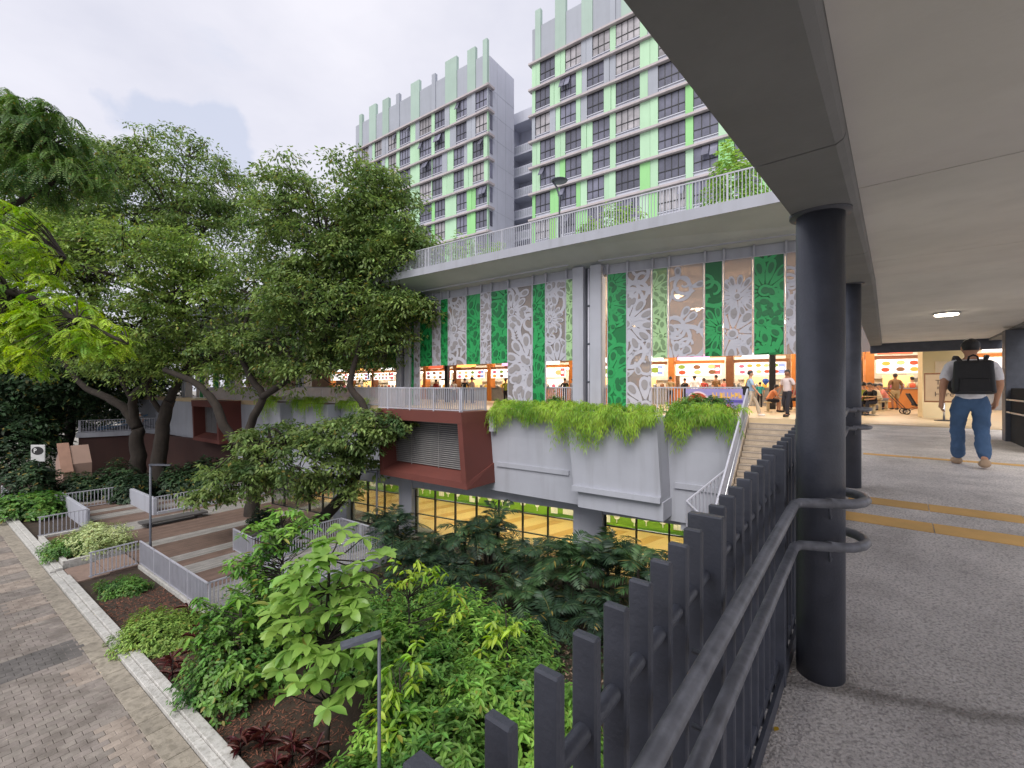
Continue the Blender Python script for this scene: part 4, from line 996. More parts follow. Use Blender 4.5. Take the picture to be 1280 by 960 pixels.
# ================================================================== vegetation
def unit(a): return a/np.maximum(1e-9, np.linalg.norm(a, axis=1, keepdims=True))
def quads(pos, d, up, L, W, fold=.15, droop=.15):
    """diamond leaves: one quad each"""
    n = len(pos); d = unit(d); s = unit(np.cross(d, up)); nn = np.cross(s, d)
    L = np.broadcast_to(np.asarray(L, float), (n,))[:, None]; W = np.broadcast_to(np.asarray(W, float), (n,))[:, None]
    mid = pos+d*L*.45
    v = np.stack([pos, mid+s*W*.5-nn*W*fold, pos+d*L-np.array([0, 0, 1.0])*L*droop, mid-s*W*.5-nn*W*fold], 1).reshape(-1, 3)
    return v, np.arange(4*n).reshape(-1, 4)
def leaf6(pos, d, up, L, W, fold=.12, droop=.2):
    """broader folded leaves: two quads each that meet along the midrib"""
    n = len(pos); d = unit(d); s = unit(np.cross(d, up)); nn = np.cross(s, d)
    L = np.broadcast_to(np.asarray(L, float), (n,))[:, None]; W = np.broadcast_to(np.asarray(W, float), (n,))[:, None]; dz = np.array([0, 0, 1.0])
    a, b = pos+d*L*.35-dz*L*droop*.1, pos+d*L*.7-dz*L*droop*.45
    v = np.stack([pos, a+s*W*.42+nn*W*fold, b+s*W*.46+nn*W*fold, pos+d*L-dz*L*droop, b-s*W*.46+nn*W*fold, a-s*W*.42+nn*W*fold], 1).reshape(-1, 3)
    i = np.arange(n)[:, None]*6
    return v, np.concatenate([i+np.array([[0, 1, 2, 3]]), i+np.array([[0, 3, 4, 5]])], 0)
def join(parts):
    V, Fc, b = [], [], 0
    for v, f in parts: V.append(v); Fc.append(f+b); b += len(v)
    return np.concatenate(V), np.concatenate(Fc)
def rdir(n, rg): return unit(rg.normal(size=(n, 3)))
def ell_points(n, rg, c, r, rmin=.55, low=-.35):
    d = rdir(n*3, rg); keep = (d[:, 2] > low) | (rg.random(len(d)) < .25); d = d[keep][:n]
    ph = rg.random(6)*6.28; rr = rmin+(1-rmin)*rg.random(len(d))**.6
    rr = rr*(1+.10*np.sin(d[:, 0]*4.5+ph[0])*np.sin(d[:, 1]*4+ph[1])+.08*np.sin(d[:, 2]*7+ph[2]+d[:, 0]*5))
    return np.asarray(c)+d*np.asarray(r)*rr[:, None], d
def gapmask(p, s, rg, keep=.86):
    ph = rg.random(9)*6.28
    f = np.sin(p[:, 0]*s+ph[0]+np.sin(p[:, 1]*s*.7+ph[1]))+np.sin(p[:, 1]*s+ph[2]+np.sin(p[:, 2]*s*1.1+ph[3]))+np.sin(p[:, 2]*s*1.3+ph[4]+p[:, 0]*s*.5)
    return f > np.quantile(f, 1-keep)
def sprays(cent, rg, per, R, L, W, flat=.35, droop=.35):
    """umbrella shaped sprays of leaves around the given centres"""
    n = len(cent); c = np.repeat(cent, per, 0); m = len(c)
    Rc = np.repeat(R*rg.uniform(.6, 1.25, n), per)
    a = rg.random(m)*2*PI; r = np.sqrt(rg.random(m)); tilt = np.repeat(rg.normal(size=(n, 3))*.25+np.array([0, 0, 1.0]), per, 0); tilt = unit(tilt)
    ex = unit(np.cross(tilt, np.array([.3, .9, .1]))); ey = np.cross(tilt, ex)
    rad = ex*np.cos(a)[:, None]+ey*np.sin(a)[:, None]
    pos = c+rad*(r*Rc)[:, None]+tilt*((-flat*r*r*Rc)+rg.normal(size=m)*Rc*.10)[:, None]
    d = rad+rg.normal(size=(m, 3))*.4; d[:, 2] -= droop*.6+.35*r
    up = tilt+rg.normal(size=(m, 3))*.28
    return quads(pos, d, up, L*rg.uniform(.7, 1.25, m), W*rg.uniform(.8, 1.2, m))
def curve_pts(a, b, bend, n=6):
    a, b = Vector(a), Vector(b); out = []
    for i in range(n+1):
        t = i/n; p = a.lerp(b, t); p += Vector(bend)*math.sin(PI*t); out.append(p)
    return out
def limb(parent, pts, r0, r1, name='limb', m=None):
    n = len(pts); P = []
    # smooth the polyline
    for i in range(n-1):
        a, b = Vector(pts[i]), Vector(pts[i+1])
        p0 = Vector(pts[max(0, i-1)]); p3 = Vector(pts[min(n-1, i+2)])
        for k in range(5):
            t = k/5; P.append(.5*((2*a)+(b-p0)*t+(2*p0-5*a+4*b-p3)*t*t+(3*a-p0-3*b+p3)*t**3))
    P.append(Vector(pts[-1])); N_ = len(P)
    rr = [r0+(r1-r0)*i/(N_-1) for i in range(N_)]
    R = random.Random(int(abs(pts[0][0])*100)); P = [p+Vector((R.uniform(-1, 1), R.uniform(-1, 1), 0))*rr[i]*.18 for i, p in enumerate(P)]
    MB().tube(P, rr, 10).build(name, m or BARK, parent); return P
LF_RAIN = leafmat('rain tree leaf', S(70, 94, 54), S(142, 162, 94), .4)
LF_RAIN2 = leafmat('rain tree paler leaf', S(84, 112, 58), S(158, 178, 98), .4)  # paler leaf green, used over the whole crown of one tree
LF_DARK = leafmat('dark tree leaf', S(40, 58, 42), S(66, 90, 58), .25)
LF_LIME = leafmat('lime feather leaf', S(104, 146, 54), S(182, 204, 76), .42)
def big_tree(label, base, trunk, limbs, ells, seed, lm=LF_RAIN, group='large spreading trees', rt=.42, L=.26, W=.115, per=34, R=.82, dens=1.0, name='rain_tree', keep=.74, twig=True, layer=1.6):
    rg = np.random.default_rng(seed); t = thing(name, label, 'tree', base, group)
    tips = []
    P = limb(t, trunk, rt*1.15, rt*.75, 'trunk'); tips += P[len(P)//2:]
    for (pts, r0, r1) in limbs: tips += limb(t, pts, r0, r1)
    tips = [Vector(p) for p in tips]; TA = np.array(tips)
    parts = []; tw = MB()
    for e in ells:
        c, r = e[0], e[1]; n = int(e[2]*dens)
        p, d = ell_points(n, rg, c, r); p = p[gapmask(p, .9, rg, keep)]
        if layer: zz = p[:, 2]+1.1*np.sin(p[:, 0]*.6+seed)+1.0*np.sin(p[:, 1]*.7+seed)+.08*((p[:, :2]-np.asarray(c)[:2])**2).sum(1); p[:, 2] += .40*(np.round(zz/layer)*layer-zz)
        parts.append(sprays(p, rg, per, R, L, W))
        if twig:
            # limbs reaching into this part of the crown, then thin twigs to the sprays
            nb = max(3, n//45); ends, _ = ell_points(nb, rg, c, np.asarray(r)*.7, .2, -1)
            near = TA[np.argmin(((TA-np.asarray(c))**2).sum(1))]
            nodes = []
            for q in ends:
                cp = curve_pts(near, q, (rg.normal()*.5, rg.normal()*.5, rg.uniform(.1, .9)))
                tw.tube(cp, [rt*.22*(1-.75*i/6) for i in range(7)], 6, cap=False); nodes += cp[2:]
            NA = np.array([tuple(q) for q in nodes])
            for q in p[::3]:
                j = np.argmin(((NA-q)**2).sum(1)); a = Vector(NA[j])
                if (a-Vector(q)).length < 4.5: tw.tube([a, a.lerp(Vector(q), .5)+Vector((0, 0, -.12)), Vector(q)], [.045, .03, .012], 4, cap=False)
    v, f = join(parts); put('crown', mesh_np('crown', v, f, lm), t)
    if tw.v: tw.build('branches', BARK, t, kind='stuff')
    return t
def E(u, v, Y, ru, rv, dy, n):     # crown lobe given by where it shows, with its own real depth and size
    s = Y/F_PX; return (tuple(at(u, v, Y)), (ru*s, dy, rv*s), n)
def T(*pts): return [tuple(at(u, v, Y)) for u, v, Y in pts]
# middle tree
big_tree('broad spreading tree in the middle with a domed crown before the lower tower', tuple(ground_at(316, 648, .1)), T((315, 662, 27.4), (316, 625, 27.5), (318, 590, 27.6), (316, 560, 27.7)),
         [(T((316, 560, 27.7), (288, 545, 27.8), (270, 508, 28), (246, 480, 28.3), (205, 462, 28.6)), .34, .16),
          (T((316, 565, 27.7), (312, 535, 27.6), (328, 497, 27.4), (312, 470, 27.6), (300, 430, 28), (318, 370, 28.4)), .30, .10),
          (T((328, 497, 27.4), (360, 474, 27), (395, 446, 26.8), (412, 400, 26.8), (408, 330, 27.2)), .22, .09),
          (T((395, 446, 26.8), (440, 420, 26.4), (490, 390, 26.0)), .13, .06)],
         [E(415, 264, 28, 98, 70, 4.6, 560), E(405, 300, 28.5, 92, 60, 4, 330), E(480, 285, 27.5, 52, 62, 3, 240), E(430, 385, 26.4, 105, 34, 3.4, 420), E(510, 395, 25, 46, 30, 2.0, 150), E(365, 430, 27.4, 66, 36, 3, 230), E(325, 360, 28.6, 40, 46, 2.6, 140), E(470, 432, 26.2, 60, 28, 2.2, 170), E(400, 460, 27, 60, 26, 2.2, 110), E(478, 330, 26.6, 50, 40, 2.2, 200), E(435, 328, 26.2, 70, 34, 2.4, 220), E(505, 318, 25.6, 34, 44, 1.8, 150), E(385, 350, 26.8, 56, 30, 2.2, 130), E(300, 430, 28.6, 50, 40, 2.4, 120)], 21)
# two trees at the left
big_tree('tall spreading tree at the left with a wide flat crown', tuple(ground_at(172, 610)), T((172, 612, 35.5), (172, 570, 35.5), (172, 535, 35.5)),
         [(T((172, 535, 35.5), (155, 510, 35.5), (130, 495, 36), (104, 482, 36.5), (70, 440, 37)), .40, .16),
          (T((172, 535, 35.5), (166, 498, 35.2), (185, 478, 35), (205, 440, 35), (230, 380, 35.2), (225, 300, 35.5)), .34, .12),
          (T((165, 500, 35.2), (150, 470, 35), (120, 400, 35), (110, 320, 35.5)), .2, .1)],
         [E(228, 245, 36, 92, 78, 5.5, 600), E(130, 250, 37, 110, 74, 5.5, 640), E(40, 235, 38, 90, 95, 5, 520), E(262, 310, 35, 56, 76, 4, 300), E(120, 320, 35, 120, 66, 4.5, 460), E(20, 330, 36, 80, 70, 4, 260), E(95, 440, 36, 90, 36, 4, 200), E(200, 430, 35.6, 70, 36, 3, 150)], 22, rt=.55, keep=.86)
big_tree('rough barked tree at the left whose crown is lighter green', tuple(ground_at(199, 616)), T((198, 622, 32.8), (200, 570, 32.8), (204, 530, 32.6), (212, 500, 32.4)),
         [(T((212, 500, 32.4), (224, 475, 32), (240, 440, 31.6), (222, 390, 31)), .30, .12),
          (T((206, 520, 32.5), (188, 496, 32), (178, 470, 31.6), (140, 430, 31)), .2, .09),
          (T((224, 475, 32), (262, 450, 31.4), (292, 420, 31)), .18, .08)],
         [E(165, 330, 29, 115, 48, 4.0, 460), E(75, 320, 29, 85, 55, 4.0, 320), E(245, 370, 29.5, 62, 44, 3.5, 240), E(190, 400, 30, 105, 34, 3.5, 260), E(240, 450, 31.5, 74, 32, 2.6, 200), E(165, 455, 31.5, 66, 32, 2.2, 150), E(300, 470, 30, 40, 26, 2, 80)], 23, lm=LF_RAIN2, rt=.48)
# leaning tree by the platform
big_tree('leaning tree with low dark foliage in front of the red balcony box', tuple(ground_at(388, 668, .2)), T((386, 672, 24.4), (410, 640, 24.2), (437, 612, 24), (448, 580, 23.9), (455, 545, 23.9)),
         [(T((455, 545, 23.9), (455, 508, 24), (438, 482, 24.3), (446, 445, 24.6), (455, 410, 25)), .24, .09),
          (T((448, 580, 23.9), (410, 560, 23.4), (360, 555, 23)), .14, .05), (T((455, 545, 23.9), (480, 525, 23.2), (505, 515, 22.6)), .1, .04)],
         [E(385, 575, 22.8, 92, 34, 2.2, 200), E(300, 598, 22.6, 50, 26, 1.6, 90), E(430, 545, 22.4, 58, 26, 1.6, 110), E(475, 528, 22, 42, 18, 1.2, 80), E(345, 548, 23.4, 50, 22, 1.4, 70), E(262, 622, 22.4, 28, 16, 1.0, 34), E(410, 610, 22.6, 46, 18, 1.2, 50)],
         24, lm=LF_RAIN, rt=.30, L=.24, W=.11, R=.5, per=32, keep=.85, dens=1.25, layer=0)
# dark trees behind at far left
big_tree('dark dense tree mass behind the terrace wing at the far left', (-46, 46, 0), [(-46, 46, -.1), (-45.5, 46, 4), (-45, 45.8, 8)], [([(-45, 45.8, 8), (-42, 44, 10), (-40, 43, 12)], .3, .1)],
         [E(55, 480, 42, 75, 60, 4, 340), E(20, 540, 40, 40, 60, 3, 170), E(115, 450, 44, 70, 40, 4, 200), E(110, 485, 52, 110, 50, 5, 420), E(10, 420, 46, 60, 60, 4, 200), E(95, 515, 56, 90, 34, 3, 260), E(10, 520, 52, 70, 60, 4, 240)], 25, lm=LF_DARK, keep=.97, R=.9, L=.40, W=.2, dens=1.8, layer=0, name='dark_tree', twig=False)
# ---- feathery overhanging branches of a near tree outside the frame
def fronds(base, d0, rg, L, nl, ll, lw, sag=.6, up=(0, 0, 1)):
    """pinnate fronds: arrays of bases and directions -> leaflets; returns leaf quads and rachis polylines"""
    n = len(base); d0 = unit(d0); out = []; rach = []
    ts = (np.arange(nl)+1)/nl
    for i in range(n):
        Li = L*rg.uniform(.75, 1.2); t = ts[:, None]
        pts = base[i]+d0[i]*Li*t-np.array([0, 0, 1.0])*sag*Li*t*t
        tan = unit(d0[i]-np.array([0, 0, 2.0])*sag*t)
        side = unit(np.cross(tan, np.array(up)+rg.normal(size=3)*.12)); prof = (np.sin(PI*(ts*.86+.1))**.7)*ll
        for s in (-1, 1):
            dd = side*s*.9+tan*.55+rg.normal(size=tan.shape)*.08; dd[:, 2] -= .12
            out.append(quads(pts, dd, np.cross(side, tan), prof*rg.uniform(.85, 1.1, nl), lw, .05, .1))
        rach.append([base[i]]+[pts[k] for k in range(1, nl, max(1, nl//4))]+[pts[-1]])
    return out, rach
def feather_tree(label, base, limbs, lobes, seed, lm, L=.42, nl=11, ll=.13, lw=.05, sag=.6):
    rg = np.random.default_rng(seed); t = thing('feathery_tree', label, 'tree', base, 'large spreading trees')
    for nm, pts, r0, r1 in limbs: limb(t, pts, r0, r1, nm)
    out = []; tw = MB(); LP = np.array([tuple(p) for l in limbs for p in l[1]])
    for (c, r, n) in lobes:
        p, d = ell_points(n, rg, c, r, .35, -1.0); p = p[gapmask(p, 1.8, rg, .82)]
        k = 5; b = np.repeat(p, k, 0); a = rg.random(len(b))*2*PI
        dd = np.stack([np.cos(a), np.sin(a), rg.uniform(-.45, .35, len(b))], 1)
        o, rc = fronds(b, dd, rg, L, nl, ll, lw, sag); out += o
        for q in p[::2]:
            j = np.argmin(((LP-q)**2).sum(1)); a_, b_ = Vector(LP[j]), Vector(q)
            if (a_-b_).length < 3.0: tw.tube([a_, a_.lerp(b_, .5)+Vector((0, 0, .1)), b_], [.02, .014, .006], 4, cap=False)
    v, f = join(out); put('crown', mesh_np('crown', v, f, lm), t)
    if tw.v: tw.build('branches', BARK, t, kind='stuff')
feather_tree('near feathery branches hanging in lime green from the left edge', (-17.5, 10.2, 0),
             [('trunk', [(-17.5, 10.2, -.1), (-17.4, 10.3, 5), (-17, 10.6, 9)], .3, .22), ('limb', [(-17, 10.6, 9), (-14.6, 11, 10.4), (-12.6, 11.2, 10.4), (-11.0, 11.3, 9.7), (-9.8, 11.4, 9.1)], .16, .03),
              ('limb', [(-17, 10.6, 9), (-15, 11.4, 10.2), (-13, 12, 10.5), (-12, 12, 11.5)], .14, .03)],
             [E(18, 345, 11.4, 46, 74, 1.0, 120), E(70, 400, 11.5, 54, 40, .9, 110), E(128, 420, 11.3, 42, 28, .6, 60), E(-30, 420, 11.2, 60, 60, 1.1, 60), E(40, 440, 11.5, 60, 30, .8, 60), E(20, 280, 11.6, 30, 30, .7, 34)], 31, LF_LIME, L=.36, nl=12, ll=.085, lw=.032)
feather_tree('darker feathery foliage drooping at the top left corner', (-19.5, 14, 0),
             [('trunk', [(-19.5, 14, -.1), (-19.4, 14, 7), (-18.6, 14, 12)], .35, .26), ('limb', [(-18.6, 14, 12), (-17, 14.1, 15), (-15.6, 14.1, 15.6), (-14.9, 14.2, 15.6)], .16, .03), ('limb', [(-18.6, 14, 12), (-16, 14, 13.5), (-14.4, 14, 14.4)], .16, .04)],
             [E(10, 155, 14, 30, 46, 1.2, 90), E(64, 165, 14.2, 36, 46, 1.2, 110), E(40, 215, 14, 66, 40, 1.1, 110), E(112, 215, 14.3, 34, 26, .8, 44), E(-40, 200, 14, 50, 70, 1.2, 60)], 32, leafmat('feather leaf dark', S(66, 96, 52), S(104, 132, 62), .35), L=.5, nl=14, ll=.10, lw=.036, sag=1.0)
# ---- palms and cycads along the glazing
LF_PALM = leafmat('dark palm leaflet', S(34, 50, 40), S(56, 80, 56), .2, .42, spec=.4)
LF_PALM2 = leafmat('green palm leaflet', S(44, 68, 46), S(72, 100, 60), .22, .42, spec=.4)
def palm(label, base, h, n, L, seed, lm, stems=3):
    rg = np.random.default_rng(seed); t = thing('cycad_palm', label, 'palm', base, 'palms along the playroom windows'); out = []; b0 = np.array(base); rc = MB()
    for s in range(stems):
        o = b0+np.array([rg.uniform(-.5, .5), rg.uniform(-.5, .5), 0]); hs = h*rg.uniform(.45, 1.0)
        MB().tube([o, o+np.array([rg.uniform(-.1, .1), rg.uniform(-.1, .1), hs])], [.06, .05], 8).build('stem', BARK, t)
        k = n//stems; a = rg.random()*6+np.arange(k)*2.4; el = rg.uniform(.25, 1.25, k)
        dd = np.stack([np.cos(a)*np.cos(el), np.sin(a)*np.cos(el), np.sin(el)], 1)
        f, r = fronds(np.repeat((o+np.array([0, 0, hs]))[None], k, 0), dd, rg, L, 19, L*.29, L*.040, .55); out += f
        for q in r: rc.tube(q, [.012]*(len(q)-1)+[.004], 4, cap=False)
    v, f = join(out); put('fronds', mesh_np('fronds', v, f, lm), t); rc.build('rachis', LF_PALM2, t, kind='stuff')
places = [(505, 720, 20.5, 1.7, 0), (545, 735, 19.5, 1.6, 0), (585, 745, 18.6, 1.9, 0), (622, 750, 18.4, 2.1, 1), (655, 755, 17.6, 1.7, 0), (690, 760, 17.0, 1.8, 1), (725, 765, 16.2, 2.0, 1), (760, 770, 15.6, 1.9, 0), (800, 770, 15.0, 2.2, 1), (835, 760, 14.4, 2.0, 0), (520, 760, 18.0, .9, 0), (575, 780, 16.8, .9, 0), (640, 790, 15.8, 1.0, 1), (700, 800, 14.6, 1.0, 0), (755, 810, 13.8, 1.0, 0), (480, 700, 22.0, 1.4, 0), (870, 770, 13.4, 1.6, 0), (610, 730, 20.2, 2.2, 0), (770, 740, 17.2, 2.3, 1)]
desc = ['leftmost dark palm beside the white platform corner', 'dark palm under the middle of the red balcony', 'dark palm below the right end of the red balcony', 'tall feathery palm before the middle windows', 'dark palm before the window beam', 'glossy green palm left of the grey ground column', 'upright palm before the grey ground column', 'dark palm right of the grey ground column', 'tall green palm below the third planter', 'dark palm near the stair landing', 'low dark palm in front near the platform', 'low dark palm amid the row of palms', 'low green palm above the gravel patch', 'low dark palm beside the gravel patch', 'low dark palm close to the picket railing', 'half hidden dark palm behind the platform railing', 'dark palm partly hidden by the picket railing', 'tall dark palm close to the window glass', 'tall palm with one upright frond at the column']
for i, (u, v, Y, h, k) in enumerate(places):
    p = at(u, v, Y); palm(desc[i], (p.x, p.y, -.02), h, 21, 1.5 if h < 1.2 else 1.75, 400+i, (LF_PALM, LF_PALM2)[k])
rg = np.random.default_rng(90); n = 5200; xs = rg.uniform(-19.5, -3.0, n); ys = rg.uniform(10.2, 15.6, n)
pp = np.array([tuple(FP @ Vector((x, y, 0))) for x, y in zip(xs, ys)]); keep = ~((xs < -16.3) & (ys < 13.4)); pp = pp[keep]; n = len(pp); pp[:, 2] = rg.uniform(-.02, .45, n)
dd = rdir(n, rg); dd[:, 2] = np.abs(dd[:, 2])*.6
UV_, UF_ = leaf6(pp, dd, np.array([[0, 0, 1.0]])+rg.normal(size=(n, 3))*.4, .22*rg.uniform(.6, 1.2, n), .085, .12, .35)
put('undergrowth', mesh_np('undergrowth', UV_, UF_, leafmat('dark undergrowth leaf', S(34, 46, 32), S(60, 80, 48), .2)), None, kind='stuff', label='dark leafy undergrowth below the palms', category='undergrowth')
# ---- shrubs built from rosettes of small leaves
def shrub(label, base, r, h, seed, lm, n, per=7, L=.13, W=.05, name='shrub', group=None, flat=False, lift=.15):
    rg = np.random.default_rng(seed); t = thing(name, label, 'shrub', base, group); b = np.array(base)
    d = rdir(n*2, rg); d = d[d[:, 2] > -.15][:n]; rr = rg.uniform(.62, 1.08, len(d))
    bump = 1+.16*np.sin(d[:, 0]*5+seed)*np.sin(d[:, 1]*4+seed*2)+.08*np.sin(d[:, 2]*9+seed)
    p = b+np.array([0, 0, h*lift])+d*np.array([r[0], r[1], h*(1-lift)])*(rr*bump)[:, None]
    c = np.repeat(p, per, 0); nrm = np.repeat(unit(d*np.array([1, 1, 1.2])+np.array([0, 0, .7])), per, 0); m = len(c)
    a = rg.random(m)*2*PI; ex = unit(np.cross(nrm, np.array([.2, .8, .3]))); ey = np.cross(nrm, ex)
    dd = ex*np.cos(a)[:, None]+ey*np.sin(a)[:, None]+nrm*rg.uniform(-.1, .5, m)[:, None]
    v, f = leaf6(c+nrm*rg.uniform(-.05, .08, m)[:, None]*1.2, dd, nrm, L*rg.uniform(.7, 1.25, m), W*rg.uniform(.8, 1.2, m))
    put('foliage', mesh_np('foliage', v, f, lm), t)
    mb = MB(); R = random.Random(seed)
    for k in range(14):
        q = p[R.randrange(len(p))]; o = b+np.array([R.uniform(-.3, .3)*r[0], R.uniform(-.3, .3)*r[1], -.03]); mb.tube([o, (o+q)/2+np.array([0, 0, .1]), q], [.02, .014, .006], 5, cap=False)
    mb.build('stems', BARK, t, kind='stuff'); return t
LF_SCH = leafmat('umbrella shrub leaf', S(78, 124, 52), S(146, 184, 84), .35, .4)
LF_BUSH = leafmat('bush leaf', S(62, 100, 48), S(112, 150, 70), .3, .4)
LF_PALEB = leafmat('variegated leaf', S(160, 176, 116), S(206, 214, 164), .3)
LF_GC = leafmat('ground cover leaf', S(110, 140, 62), S(146, 172, 86), .3)
LF_RED = leafmat('cordyline leaf', S(72, 36, 38), S(98, 48, 48), .25, .4)
LF_YG = leafmat('yellow green leaf', S(132, 170, 62), S(176, 200, 78), .4, .4)
LF_BIG = leafmat('large bright leaf', S(104, 148, 66), S(150, 184, 96), .35, .35, var=.25, spec=.45)
LF_SCH2 = leafmat('deep green umbrella leaf', S(66, 108, 48), S(120, 158, 74), .3, .4)
sch = [(505, 800, 11.6, 1.1, 2.1), (560, 790, 12.4, 1.2, 2.2), (610, 830, 11.4, 1.1, 2.2), (545, 860, 10.2, 1.1, 2.0), (600, 900, 9.6, 1.0, 2.0), (660, 880, 10.0, 1.0, 1.9), (500, 900, 9.2, .9, 1.7), (560, 950, 8.4, 1.0, 1.7), (650, 950, 8.6, .9, 1.7), (470, 770, 12.8, 1.1, 2.0), (700, 930, 9.4, .9, 1.6), (455, 960, 8.0, .7, 1.2), (430, 740, 13.8, 1.2, 2.2), (520, 745, 14.2, 1.1, 1.7), (600, 770, 13.4, 1.1, 1.5), (650, 800, 12.6, 1.0, 1.3), (570, 760, 13.2, 1.1, 1.9)]
sdesc = ['umbrella leaf shrub right of the near lamp pole', 'umbrella leaf shrub touching the dark palms', 'umbrella leaf shrub below the yellow sprouts', 'umbrella leaf shrub in the middle of the near mass', 'umbrella leaf shrub behind the first picket', 'umbrella leaf shrub beside the gravel patch', 'umbrella leaf shrub at the foot of the near lamp', 'umbrella leaf shrub at the bottom edge near the first picket', 'umbrella leaf shrub seen between the nearest pickets', 'umbrella leaf shrub behind the large leaved sapling', 'umbrella leaf shrub seen through the railing posts', 'low umbrella leaf shrub left of the lamp foot', 'umbrella leaf shrub under the platform railing', 'umbrella leaf shrub at the palm row behind', 'umbrella leaf shrub below the low green palm', 'low umbrella leaf shrub before the gravel patch', 'umbrella leaf shrub between the sprout and the palms']
for i, (u, v, Y, r, h) in enumerate(sch):
    p = at(u, v, Y); shrub(sdesc[i], (p.x, p.y, -.03), (r, r), h, 500+i, (LF_SCH, LF_SCH2, LF_SCH, LF_BUSH)[i % 4], 330, 8, .19, .062, 'umbrella_shrub', 'umbrella leaf shrubs')
p = ground_at(268, 880); shrub('rounded dark green bush beside the kerb', (p.x+.2, p.y+.5, -.03), (1.25, 1.15), 2.0, 521, LF_BUSH, 900, 6, .13, .065, 'round_bush')
p = ground_at(300, 830); shrub('dark green bush behind the rounded one by the kerb', (p.x+.3, p.y+.6, -.03), (1.0, 1.0), 2.3, 522, LF_BUSH, 600, 7, .2, .08, 'leafy_bush')
p = ground_at(196, 806); shrub('low light green ground cover mound along the kerb', (p.x, p.y+.25, -.03), (1.35, 1.0), .85, 523, LF_GC, 1300, 6, .11, .045, 'ground_cover_mound')
p = ground_at(150, 742); shrub('small green ground cover patch by the deck corner', (p.x, p.y+.2, -.03), (.95, .6), .5, 524, LF_BUSH, 420, 6, .12, .05, 'ground_cover_patch')
p = ground_at(119, 686, .3); shrub('pale variegated rounded bush in the low planter', (p.x, p.y+.1, .2), (1.35, 1.15), 1.25, 525, LF_PALEB, 1300, 6, .12, .05, 'variegated_bush')
p = ground_at(80, 692, .3); shrub('dark green clipped bush in the low planter', (p.x, p.y+.2, .2), (1.0, .9), .8, 526, LF_BUSH, 700, 6, .12, .05, 'clipped_bush')
for i, (u, v, Y, r, h, lab) in enumerate(((38, 640, 27.5, 1.9, 1.3, 'bright green hedge bush in the planter by the path'), (40, 625, 29.5, 1.5, 3.0, 'dark upright shrub below the parking sign'), (100, 610, 31.5, 1.7, 1.7, 'dark shrub behind the back railing'), (148, 605, 32.5, 1.8, 2.2, 'dark shrub in front of the tall left trunk'), (225, 605, 33, 1.9, 2.0, 'shrub right of the rough barked trunk'), (255, 600, 33.5, 1.8, 2.4, 'dark shrub below the dark red wall'), (165, 600, 31, 1.2, 1.8, 'shrub growing behind the planter wall'), (20, 590, 38, 3, 5, 'dark tall shrub at the left picture edge'))):
    p = at(u, v, Y); shrub(lab, (p.x, p.y, .1 if i else .15), (r, r*.8), h, 530+i, LF_DARK if i not in (0,) else LF_BUSH, 520, 7, .26, .12, 'garden_shrub', 'background shrubs')
for i, (u, v, lab) in enumerate(((350, 690, 'small planter bush behind the leaning trunk'), (330, 655, 'low bush in the middle tree pit'))):
    p = ground_at(u, v, .2); shrub(lab, (p.x, p.y, .1), (.9, .7), .8, 545+i, LF_DARK, 260, 6, .18, .08, 'pit_bush', 'background shrubs')
# red cordylines
def cordyline(label, base, h, n, L, seed):
    rg = np.random.default_rng(seed); t = thing('cordyline', label, 'plant', base, 'red leaved cordylines'); b = np.array(base)
    k = np.arange(n); a = k*2.4+rg.random(n)*.4; el = rg.uniform(.2, 1.3, n)
    dd = np.stack([np.cos(a)*np.cos(el), np.sin(a)*np.cos(el), np.sin(el)], 1)
    v, f = leaf6(np.repeat(b[None], n, 0)+np.array([0, 0, 1.0])*rg.uniform(.2, 1, n)[:, None]*h, dd, np.array([[0, 0, 1.0]])+rg.normal(size=(n, 3))*.2, L*rg.uniform(.7, 1.2, n), .06, .2, .5)
    put('leaves', mesh_np('leaves', v, f, LF_RED), t); MB().tube([b, b+np.array([.02, .01, h])], [.02, .012], 6).build('stem', BARK, t)
cd_ = [(236, 770, 13.2, .9), (246, 800, 12.4, .8), (215, 830, 12.2, .6), (330, 920, 9.7, .45), (365, 935, 9.4, .5), (345, 955, 9.0, .4), (395, 945, 9.2, .5), (300, 925, 10.0, .4)]
cl_ = ['tallest red cordyline behind the ground cover mound', 'red cordyline between the mound and the round bush', 'low red cordyline at the kerb by the mound', 'red cordyline on bare soil near the round bush', 'red cordyline in the middle of the bare soil', 'red cordyline at the bottom edge of the bed', 'red cordyline under the large leaved sapling', 'small red cordyline close to the kerb stones']
for i, (u, v, Y, h) in enumerate(cd_):
    p = ground_at(u, v+18); cordyline(cl_[i], (p.x, p.y, -.03), h, 26, .48, 560+i)
